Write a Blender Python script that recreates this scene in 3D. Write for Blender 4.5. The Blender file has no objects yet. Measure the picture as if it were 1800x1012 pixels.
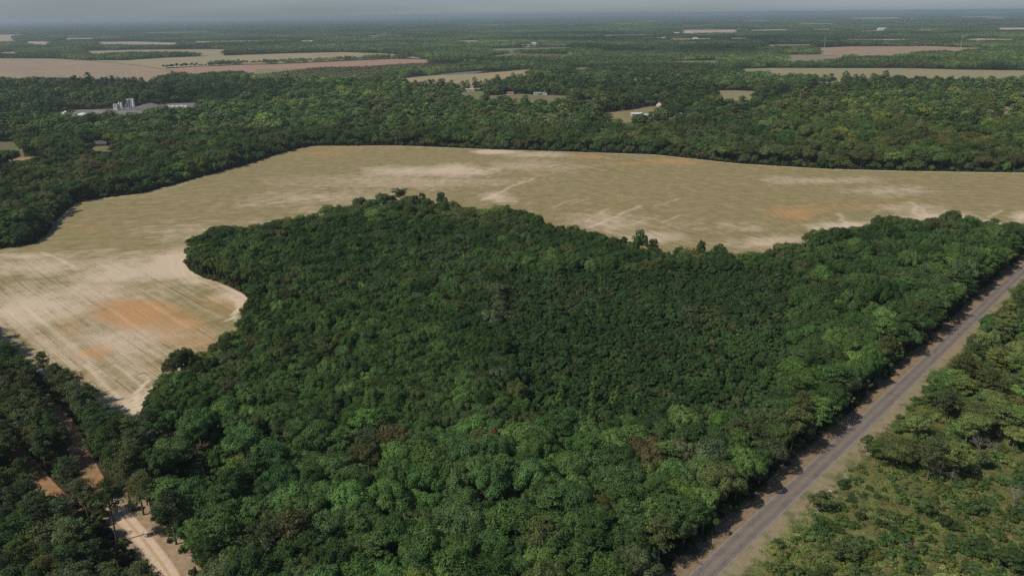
import bpy, math, random
import numpy as np
from mathutils import Matrix

# ------------------------------------------------------------------ camera, light, exposure
scene = bpy.context.scene
FPX = 900 / math.tan(math.radians(67 / 2))       # focal length in pixels of the 1800 px photograph
PITCH = math.atan((506 - 26) / FPX)
ROLL = math.radians(-0.57)
CAM_H = 140.0
cr, sr, cp, sp = math.cos(ROLL), math.sin(ROLL), math.cos(PITCH), math.sin(PITCH)
cam_data = bpy.data.cameras.new("camera")
cam = bpy.data.objects.new("camera", cam_data)
scene.collection.objects.link(cam)
cam_data.sensor_fit = 'HORIZONTAL'
cam_data.angle = math.radians(67)
cam_data.clip_start = 1.0
cam_data.clip_end = 150000.0
R_, U_, B_ = (cr, sr * sp, sr * cp), (-sr, cr * sp, cr * cp), (0, -cp, sp)
cam.matrix_world = Matrix(((R_[0], U_[0], B_[0], 0), (R_[1], U_[1], B_[1], 0),
                           (R_[2], U_[2], B_[2], CAM_H), (0, 0, 0, 1)))
scene.camera = cam

SUN_AZ = math.radians(27)                        # shadows run this far round from +X towards +Y
SUN_EL = math.radians(49)
sun_dir = (-math.cos(SUN_EL) * math.cos(SUN_AZ), -math.cos(SUN_EL) * math.sin(SUN_AZ), math.sin(SUN_EL))
world = bpy.data.worlds.new("World")
scene.world = world
world.use_nodes = True
wn = world.node_tree.nodes
wl = world.node_tree.links
wn.clear()
sky = wn.new('ShaderNodeTexSky')
sky.sky_type = 'NISHITA'
sky.sun_disc = False
sky.sun_elevation = SUN_EL
sky.sun_rotation = math.atan2(sun_dir[0], sun_dir[1])
sky.altitude = 150
sky.air_density = 1.0
sky.dust_density = 0.5
sky.ozone_density = 2.5
bg = wn.new('ShaderNodeBackground')
bg.inputs['Strength'].default_value = 0.085
wo = wn.new('ShaderNodeOutputWorld')
tcw = wn.new('ShaderNodeTexCoord')
sepw = wn.new('ShaderNodeSeparateXYZ')
wl.new(tcw.outputs['Generated'], sepw.inputs[0])
rw = wn.new('ShaderNodeValToRGB')
rw.color_ramp.elements[0].position = 0.03
rw.color_ramp.elements[0].color = (0.56, 0.665, 0.90, 1)
rw.color_ramp.elements[1].position = 0.35
rw.color_ramp.elements[1].color = (1, 1, 1, 1)
wl.new(sepw.outputs['Z'], rw.inputs[0])
mw = wn.new('ShaderNodeMix')
mw.data_type = 'RGBA'
mw.blend_type = 'MULTIPLY'
mw.inputs[0].default_value = 1.0
wl.new(sky.outputs[0], mw.inputs[6])
wl.new(rw.outputs[0], mw.inputs[7])
mpw = wn.new('ShaderNodeMapping')
mpw.inputs['Scale'].default_value = (5, 5, 60)
wl.new(tcw.outputs['Generated'], mpw.inputs['Vector'])
nw = wn.new('ShaderNodeTexNoise')
nw.inputs['Scale'].default_value = 1.0
nw.inputs['Detail'].default_value = 5
wl.new(mpw.outputs[0], nw.inputs['Vector'])
cw = wn.new('ShaderNodeMapRange')
cw.inputs['From Min'].default_value = 0.35
cw.inputs['From Max'].default_value = 0.75
cw.inputs['To Min'].default_value = 0.98
cw.inputs['To Max'].default_value = 1.16
wl.new(nw.outputs['Fac'], cw.inputs['Value'])
vw = wn.new('ShaderNodeVectorMath')
vw.operation = 'SCALE'
wl.new(mw.outputs[2], vw.inputs[0])
wl.new(cw.outputs[0], vw.inputs['Scale'])
wl.new(vw.outputs[0], bg.inputs['Color'])
wl.new(bg.outputs[0], wo.inputs['Surface'])

sun_data = bpy.data.lights.new("sun", 'SUN')
sun_data.energy = 4.4
sun_data.angle = math.radians(0.5)
sun_data.color = (1.0, 0.91, 0.77)
sun = bpy.data.objects.new("sun", sun_data)
scene.collection.objects.link(sun)
from mathutils import Vector
sun.rotation_euler = Vector(sun_dir).to_track_quat('Z', 'Y').to_euler()

scene.view_settings.view_transform = 'Standard'
scene.view_settings.look = 'None'
scene.view_settings.exposure = 0.0
scene.view_settings.gamma = 1.0
scene.view_settings.use_curve_mapping = False
scene.render.engine = 'CYCLES'
scene.cycles.max_bounces = 6
scene.cycles.diffuse_bounces = 2
scene.cycles.transmission_bounces = 3
scene.cycles.volume_bounces = 1
scene.cycles.use_denoising = False
scene.cycles.caustics_reflective = False
scene.cycles.caustics_refractive = False

# ------------------------------------------------------------------ helpers
rng = np.random.default_rng(11)
random.seed(11)


def P(u, v, z=0.0):
    """point at height z seen at pixel (u, v) of the 1800 x 1012 photograph"""
    x = (u - 900) / FPX
    y = -(v - 506) / FPX
    X = x * cr - y * sr
    Y = x * sr + y * cr
    d = np.array([X, cp + Y * sp, -sp + Y * cp])
    t = (z - CAM_H) / d[2]
    return np.array([d[0] * t, d[1] * t, z])


def proj(p):
    p = np.atleast_2d(p).astype(float) - np.array([0, 0, CAM_H])
    a = p @ np.array(R_)
    b = p @ np.array(U_)
    c = -(p @ np.array(B_))
    c = np.where(c < 1, 1, c)
    return 900 + FPX * a / c, 506 - FPX * b / c, c


def poly_px(pts):
    return np.array([P(*p)[:2] for p in pts])


def inside(pts, poly):
    x, y = pts[:, 0], pts[:, 1]
    r = np.zeros(len(pts), bool)
    n = len(poly)
    for i in range(n):
        x1, y1 = poly[i]
        x2, y2 = poly[(i + 1) % n]
        c = (y1 > y) != (y2 > y)
        if y2 != y1:
            r ^= c & (x < (x2 - x1) * (y - y1) / (y2 - y1) + x1)
    return r


def seg_dist(pts, line, closed=False, foot=False):
    best = np.full(len(pts), 1e18)
    bp = np.zeros((len(pts), 2))
    n = len(line)
    for i in range(n if closed else n - 1):
        a, b = line[i], line[(i + 1) % n]
        d = b - a
        t = np.clip(((pts - a) @ d) / max(d @ d, 1e-9), 0, 1)
        f = a + t[:, None] * d
        q = ((pts - f) ** 2).sum(1)
        m = q < best
        best[m] = q[m]
        bp[m] = f[m]
    return (np.sqrt(best), bp) if foot else np.sqrt(best)


def smooth_line(pts, per=8):
    pts = np.array(pts, float)
    out = []
    n = len(pts)
    for i in range(n - 1):
        p0, p1, p2, p3 = pts[max(i - 1, 0)], pts[i], pts[i + 1], pts[min(i + 2, n - 1)]
        for k in range(per):
            t = k / per
            out.append(0.5 * (2 * p1 + (p2 - p0) * t + (2 * p0 - 5 * p1 + 4 * p2 - p3) * t * t
                              + (3 * p1 - p0 - 3 * p2 + p3) * t ** 3))
    out.append(pts[-1])
    return np.array(out)


_tab = np.random.default_rng(5).random((256, 256))


def vnoise(x, y):
    xi, yi = np.floor(x).astype(int), np.floor(y).astype(int)
    fx, fy = x - xi, y - yi
    fx, fy = fx * fx * (3 - 2 * fx), fy * fy * (3 - 2 * fy)
    g = lambda a, b: _tab[a & 255, b & 255]
    return (g(xi, yi) * (1 - fx) + g(xi + 1, yi) * fx) * (1 - fy) + (g(xi, yi + 1) * (1 - fx) + g(xi + 1, yi + 1) * fx) * fy


def fbm(x, y, scale, octs=4, off=0.0):
    s, a, f = 0, 0.5, 1 / scale
    for o in range(octs):
        s = s + a * vnoise(x * f + 17.3 * o + off, y * f + 9.1 * o + off * 1.7)
        a *= 0.5
        f *= 2.03
    return s / (1 - 0.5 ** octs)


def mesh_np(name, verts, quads, mats=(), mat_idx=None, shade=None, tris=None):
    me = bpy.data.meshes.new(name)
    verts = np.asarray(verts, np.float32)
    quads = np.asarray(quads, np.int32).reshape(-1, 4)
    me.vertices.add(len(verts))
    me.vertices.foreach_set('co', verts.ravel())
    me.loops.add(quads.size)
    me.loops.foreach_set('vertex_index', quads.ravel())
    me.polygons.add(len(quads))
    me.polygons.foreach_set('loop_start', np.arange(0, quads.size, 4, dtype=np.int32))
    if mat_idx is not None:
        me.polygons.foreach_set('material_index', np.asarray(mat_idx, np.int32))
    for m in mats:
        me.materials.append(m)
    if shade is not None:
        at = me.attributes.new('leaf_shade', 'FLOAT', 'FACE')
        at.data.foreach_set('value', np.asarray(shade, np.float32))
    me.update(calc_edges=True)
    me.validate()
    return me


def tag(o, label=None, cat=None, group=None, kind=None):
    if label: o['label'] = label
    if cat: o['category'] = cat
    if group: o['group'] = group
    if kind: o['kind'] = kind
    return o


def link(name, me, parent=None):
    o = bpy.data.objects.new(name, me)
    scene.collection.objects.link(o)
    if parent: o.parent = parent
    return o


def empty(name, loc, rz=0.0, s=1.0):
    o = bpy.data.objects.new(name, None)
    scene.collection.objects.link(o)
    o.empty_display_size = 0.5
    o.location = loc
    o.rotation_euler = (0, 0, rz)
    o.scale = (s, s, s) if not hasattr(s, '__len__') else s
    return o


# ------------------------------------------------------------------ materials
def new_mat(name):
    m = bpy.data.materials.new(name)
    m.use_nodes = True
    m.node_tree.nodes.clear()
    return m, m.node_tree.nodes, m.node_tree.links


def nd(n, typ, **kw):
    o = n.new(typ)
    for k, v in kw.items():
        setattr(o, k, v)
    return o


def mixrgb(n, l, blend, fac, a, b):
    o = n.new('ShaderNodeMix')
    o.data_type = 'RGBA'
    o.blend_type = blend
    o.clamp_factor = True
    for sock, val in ((o.inputs[0], fac), (o.inputs[6], a), (o.inputs[7], b)):
        if hasattr(val, 'links') or hasattr(val, 'is_linked'):
            l.new(val, sock)
        else:
            sock.default_value = val if not isinstance(val, tuple) or len(val) == 4 else (*val, 1)
    return o.outputs[2]


def math_n(n, l, op, a, b=None, c=None, clamp=False):
    o = n.new('ShaderNodeMath')
    o.operation = op
    o.use_clamp = clamp
    for i, v in enumerate((a, b, c)):
        if v is None: continue
        if hasattr(v, 'is_linked'):
            l.new(v, o.inputs[i])
        else:
            o.inputs[i].default_value = v
    return o.outputs[0]


def noise_n(n, l, vec, scale, detail=4, rough=0.55):
    o = n.new('ShaderNodeTexNoise')
    o.inputs['Scale'].default_value = scale
    o.inputs['Detail'].default_value = detail
    o.inputs['Roughness'].default_value = rough
    if vec is not None: l.new(vec, o.inputs['Vector'])
    return o.outputs['Fac']


def ramp_n(n, l, fac, stops):
    o = n.new('ShaderNodeValToRGB')
    e = o.color_ramp.elements
    while len(e) < len(stops): e.new(0.5)
    for i, (p, c) in enumerate(stops):
        e[i].position = p
        e[i].color = (*c, 1) if len(c) == 3 else c
    l.new(fac, o.inputs[0])
    return o.outputs[0]


def finish(n, l, col, rough=0.9, bump=None, spec=0.2, bump_d=0.1, bump_s=0.4):
    b = n.new('ShaderNodeBsdfPrincipled')
    o = n.new('ShaderNodeOutputMaterial')
    if hasattr(col, 'is_linked'):
        l.new(col, b.inputs['Base Color'])
    else:
        b.inputs['Base Color'].default_value = (*col, 1)
    b.inputs['Roughness'].default_value = rough
    b.inputs['Specular IOR Level'].default_value = spec
    if bump is not None:
        bn = n.new('ShaderNodeBump')
        bn.inputs['Distance'].default_value = bump_d
        bn.inputs['Strength'].default_value = bump_s
        l.new(bump, bn.inputs['Height'])
        l.new(bn.outputs[0], b.inputs['Normal'])
    l.new(b.outputs[0], o.inputs['Surface'])
    return b


def mottled(name, c1, c2, s1, c3=None, s2=None, rough=0.95, bump_d=0.0, spec=0.1, c3_lo=0.55, c3_hi=0.7):
    """ground or surface colour: two tones mottled at one scale, an optional third in patches at another"""
    m, n, l = new_mat(name)
    g = n.new('ShaderNodeNewGeometry')
    f = noise_n(n, l, g.outputs['Position'], s1, 6, 0.65)
    col = ramp_n(n, l, f, [(0.32, c1), (0.68, c2)])
    if c3:
        f2 = noise_n(n, l, g.outputs['Position'], s2, 4, 0.6)
        k = ramp_n(n, l, f2, [(c3_lo, (0, 0, 0)), (c3_hi, (1, 1, 1))])
        col = mixrgb(n, l, 'MIX', k, col, (*c3, 1))
    finish(n, l, col, rough, f if bump_d else None, spec, bump_d)
    return m


def plain(name, col, rough=0.7, var=0.12, scale=0.8, metal=0.0, spec=0.4):
    m, n, l = new_mat(name)
    t = n.new('ShaderNodeTexCoord')
    f = noise_n(n, l, t.outputs['Object'], scale, 5, 0.6)
    c = ramp_n(n, l, f, [(0.3, tuple(x * (1 - var) for x in col)), (0.7, tuple(min(1, x * (1 + var)) for x in col))])
    b = finish(n, l, c, rough, None, spec)
    b.inputs['Metallic'].default_value = metal
    return m


def leaf_material(name, trans=0.12):
    """foliage: each tree carries its own leaf colour, leaves vary about it"""
    m, n, l = new_mat(name)
    at = nd(n, 'ShaderNodeAttribute', attribute_type='INSTANCER', attribute_name='leaf_tint')
    sh = nd(n, 'ShaderNodeAttribute', attribute_type='GEOMETRY', attribute_name='leaf_shade')
    g = n.new('ShaderNodeNewGeometry')
    big = noise_n(n, l, g.outputs['Position'], 0.16, 3, 0.6)
    k = math_n(n, l, 'MULTIPLY_ADD', big, 0.9, 0.55)
    k2 = math_n(n, l, 'MULTIPLY', k, sh.outputs['Fac'])
    hs = n.new('ShaderNodeVectorMath')
    hs.operation = 'SCALE'
    l.new(at.outputs['Vector'], hs.inputs[0])
    l.new(k2, hs.inputs['Scale'])
    d = n.new('ShaderNodeBsdfDiffuse')
    t = n.new('ShaderNodeBsdfTranslucent')
    l.new(hs.outputs[0], d.inputs['Color'])
    yel = mixrgb(n, l, 'MULTIPLY', 1.0, hs.outputs[0], (1.25, 1.2, 0.55, 1))
    l.new(yel, t.inputs['Color'])
    mx = n.new('ShaderNodeMixShader')
    mx.inputs[0].default_value = trans
    l.new(d.outputs[0], mx.inputs[1])
    l.new(t.outputs[0], mx.inputs[2])
    o = n.new('ShaderNodeOutputMaterial')
    l.new(mx.outputs[0], o.inputs['Surface'])
    return m


M_LEAF = leaf_material('leaves')
M_NEEDLE = leaf_material('needles', 0.08)
M_BARK = mottled('bark', (0.075, 0.06, 0.048), (0.16, 0.135, 0.115), 1.2)
M_PALEBARK = mottled('pale_bark', (0.15, 0.13, 0.115), (0.25, 0.225, 0.2), 1.0)

M_GROUND = mottled('forest_floor', (0.022, 0.024, 0.012), (0.05, 0.042, 0.024), 0.15, (0.03, 0.042, 0.016), 0.02)
M_VERGE = mottled('verge_grass', (0.19, 0.155, 0.095), (0.25, 0.205, 0.135), 0.35, (0.125, 0.125, 0.062), 0.13, c3_lo=0.5, c3_hi=0.62)
M_LITTER = mottled('verge_litter', (0.15, 0.105, 0.062), (0.24, 0.18, 0.115), 0.5, (0.3, 0.15, 0.075), 0.09, c3_lo=0.6, c3_hi=0.7)
M_SCRUB = mottled('scrub_ground', (0.085, 0.085, 0.034), (0.15, 0.135, 0.058), 0.28, (0.2, 0.15, 0.08), 0.07, c3_lo=0.56, c3_hi=0.68)
M_REDDIRT = mottled('red_dirt', (0.22, 0.12, 0.06), (0.33, 0.2, 0.11), 0.3, (0.16, 0.13, 0.06), 0.12)
M_SHOULDER = mottled('dirt_shoulder', (0.22, 0.16, 0.1), (0.34, 0.26, 0.18), 0.5, (0.16, 0.15, 0.075), 0.2)

# ------------------------------------------------------------------ the lie of the land (pixels of the photograph turned into points)
FIELD_PX = [(245, 742), (246, 712, 2), (258, 685, 4), (285, 655, 8), (322, 622, 9), (385, 602, 7), (412, 575, 7), (432, 548, 5), (443, 530, 0),
            (425, 514), (395, 499), (355, 487), (333, 474), (325, 462), (327, 446, 4), (343, 408, 11), (395, 394, 12), (440, 402, 10), (455, 392, 11),
            (520, 382, 11), (560, 364, 11), (640, 353, 11), (690, 346, 11), (780, 352, 11), (850, 361, 11), (930, 364, 12), (945, 378, 12),
            (990, 398, 11), (1060, 410, 10), (1090, 424, 10), (1145, 434, 10), (1180, 444, 10), (1230, 442, 10), (1290, 446, 10), (1380, 436, 11),
            (1440, 424, 7), (1500, 408, 7), (1540, 398, 8), (1600, 392, 8), (1680, 390, 8), (1740, 398, 8), (1800, 405, 8), (2000, 420, 8),
            (2150, 312), (2000, 308), (1800, 304), (1600, 301), (1450, 297), (1300, 288), (1150, 272), (1000, 267), (870, 263), (700, 256), (550, 257),
            (520, 262), (430, 290), (330, 318), (250, 340), (165, 350), (132, 358), (113, 374), (95, 392), (82, 412), (62, 428), (0, 438), (-160, 458),
            (-260, 560), (-60, 522, 14), (0, 566, 14), (40, 592, 14), (65, 612, 13), (110, 644, 12), (150, 672, 12), (182, 700, 9), (214, 724, 4)]
FIELD = poly_px(FIELD_PX)
ROAD_L = smooth_line([P(*p)[:2] for p in [(1065, 1150), (1211, 1011), (1350, 882), (1482, 759), (1625, 625), (1735, 521), (1800, 461), (1900, 372), (1990, 300)]])
ROAD_R = smooth_line([P(*p)[:2] for p in [(1110, 1160), (1262, 1011), (1350, 926), (1524, 758), (1630, 654), (1745, 539), (1800, 485), (1905, 390), (2010, 303)]])


def resample(line, n):
    d = np.r_[0, np.cumsum(np.linalg.norm(np.diff(line, axis=0), axis=1))]
    s = np.linspace(0, d[-1], n)
    return np.c_[np.interp(s, d, line[:, 0]), np.interp(s, d, line[:, 1])]


N_ROAD = 90
cl = (resample(ROAD_L, N_ROAD) + resample(ROAD_R, N_ROAD)) / 2
ROAD_C = smooth_line(cl[::6], 6)
ROAD_W = 5.9
DIRT_C = smooth_line([P(*p)[:2] for p in [(345, 1110), (298, 1012), (265, 965), (232, 925), (206, 895), (192, 876)]])
DIRT_W = 5.0
LANE_C = smooth_line([P(*p)[:2] for p in [(204, 893), (165, 845), (130, 775), (95, 718), (62, 680), (20, 634), (-60, 560)]])
LANE2_C = smooth_line([P(*p)[:2] for p in [(130, 905), (105, 880), (80, 856), (50, 820), (20, 786), (-20, 745)]])


def offset(line, d):
    t = np.gradient(line, axis=0)
    t /= np.linalg.norm(t, axis=1)[:, None]
    return line + np.c_[-t[:, 1], t[:, 0]] * (d if np.isscalar(d) else d[:, None])


def strip(name, line, d0, d1, z, mat, kind='structure', label=None, cols=4):
    """a ribbon of ground between two offsets of a centre line"""
    d0 = np.broadcast_to(d0, len(line)).astype(float)
    d1 = np.broadcast_to(d1, len(line)).astype(float)
    vs, qs = [], []
    for c in range(cols + 1):
        f = c / cols
        vs.append(np.c_[offset(line, d0 * (1 - f) + d1 * f), np.full(len(line), z)])
    n = len(line)
    v = np.concatenate(vs)
    for c in range(cols):
        for i in range(n - 1):
            a = c * n + i
            qs.append((a, a + 1, a + n + 1, a + n))
    v_ = np.array(qs)
    p = v[v_[0]]
    if np.cross(p[1] - p[0], p[2] - p[0])[2] < 0: v_ = v_[:, ::-1]
    me = mesh_np(name, v, v_, (mat,))
    me.uv_layers.new(name='UVMap')
    o = link(name, me)
    tag(o, label, None, None, kind)
    return o


# ------------------------------------------------------------------ ground
G = 60000
ground = link('ground', mesh_np('ground', [(-G, -1500, 0), (G, -1500, 0), (G, 46000, 0), (-G, 46000, 0)], [(0, 1, 2, 3)], (M_GROUND,)))
tag(ground, 'dark leaf litter floor under the woods out to the horizon', None, None, 'structure')


# ------------------------------------------------------------------ the big field
def field_material():
    m, n, l = new_mat('sown_field')
    soil = nd(n, 'ShaderNodeAttribute', attribute_name='soil')
    row = nd(n, 'ShaderNodeAttribute', attribute_name='row')
    sep = n.new('ShaderNodeSeparateColor')
    l.new(soil.outputs['Color'], sep.inputs[0])
    g = n.new('ShaderNodeNewGeometry')
    pos = g.outputs['Position']
    fine = noise_n(n, l, pos, 0.9, 5, 0.7)
    mid = noise_n(n, l, pos, 0.11, 5, 0.65)

    def rows(su, sv, detail=3):
        mp = n.new('ShaderNodeMapping')
        mp.inputs['Scale'].default_value = (su, sv, 1)
        l.new(row.outputs['Vector'], mp.inputs['Vector'])
        return noise_n(n, l, mp.outputs[0], 1.0, detail, 0.6)

    r1 = rows(0.5, 0.045)
    r2 = rows(0.16, 0.014, 4)
    r3 = rows(1.3, 0.09, 2)
    sz = n.new('ShaderNodeSeparateXYZ')
    l.new(row.outputs['Vector'], sz.inputs[0])
    cen = lambda r, a: math_n(n, l, 'MULTIPLY', math_n(n, l, 'MULTIPLY_ADD', r, a, -a / 2), sz.outputs[2])
    # how bare the soil shows: attribute plus rows and mottling, then sharpened
    s = math_n(n, l, 'ADD', sep.outputs[0], cen(r1, 0.95))
    s = math_n(n, l, 'ADD', s, cen(r2, 0.6))
    s = math_n(n, l, 'ADD', s, math_n(n, l, 'MULTIPLY_ADD', mid, 0.8, -0.4))
    s = math_n(n, l, 'ADD', s, math_n(n, l, 'MULTIPLY_ADD', fine, 0.75, -0.375))
    s = math_n(n, l, 'ADD', s, math_n(n, l, 'MULTIPLY_ADD', r3, 0.75, -0.375))
    sfac = ramp_n(n, l, s, [(0.1, (0, 0, 0)), (0.78, (1, 1, 1))])
    gcol = ramp_n(n, l, math_n(n, l, 'MULTIPLY_ADD', mid, 0.6, math_n(n, l, 'MULTIPLY', r1, 0.4)),
                  [(0.3, (0.165, 0.141, 0.06)), (0.5, (0.204, 0.17, 0.078)), (0.7, (0.25, 0.203, 0.103))])
    scol = ramp_n(n, l, fine, [(0.3, (0.41, 0.325, 0.23)), (0.7, (0.53, 0.43, 0.325))])
    o = math_n(n, l, 'ADD', sep.outputs[1], math_n(n, l, 'MULTIPLY_ADD', mid, 0.7, -0.35))
    o = math_n(n, l, 'ADD', o, math_n(n, l, 'MULTIPLY_ADD', r1, 1.0, -0.5))
    o = math_n(n, l, 'ADD', o, math_n(n, l, 'MULTIPLY_ADD', fine, 0.8, -0.4))
    o = math_n(n, l, 'MULTIPLY', o, math_n(n, l, 'GREATER_THAN', sep.outputs[1], 0.01))
    ofac = ramp_n(n, l, o, [(0.1, (0, 0, 0)), (0.9, (0.95, 0.95, 0.95))])
    ocol = ramp_n(n, l, fine, [(0.3, (0.34, 0.175, 0.065)), (0.7, (0.43, 0.25, 0.115))])
    c = mixrgb(n, l, 'MIX', sfac, gcol, scol)
    c = mixrgb(n, l, 'MIX', ofac, c, ocol)
    # tramlines: paired wheel marks every few drill widths, broken where the soil hides them
    sx = n.new('ShaderNodeSeparateXYZ')
    l.new(row.outputs['Vector'], sx.inputs[0])
    wob = math_n(n, l, 'MULTIPLY_ADD', noise_n(n, l, pos, 0.02, 2), 5.0, sx.outputs[0])
    ph = math_n(n, l, 'PINGPONG', wob, 7.0)
    tram = math_n(n, l, 'COMPARE', ph, 3.4, 0.42)
    tram2 = math_n(n, l, 'COMPARE', ph, 0.0, 0.3)
    tram = math_n(n, l, 'MAXIMUM', tram, tram2)
    brk = ramp_n(n, l, math_n(n, l, 'MULTIPLY_ADD', mid, 0.6, math_n(n, l, 'MULTIPLY', fine, 0.4)), [(0.42, (0, 0, 0)), (0.62, (.55, .55, .55))])
    c = mixrgb(n, l, 'MIX', math_n(n, l, 'MULTIPLY', tram, brk), c, (0.47, 0.385, 0.28, 1))
    tr = math_n(n, l, 'MULTIPLY', sep.outputs[2], math_n(n, l, 'MULTIPLY_ADD', fine, 1.2, 0.3), clamp=True)
    c = mixrgb(n, l, 'MIX', tr, c, (0.62, 0.51, 0.39, 1))
    finish(n, l, c, 0.95, fine, 0.1, 0.05)
    return m


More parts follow.
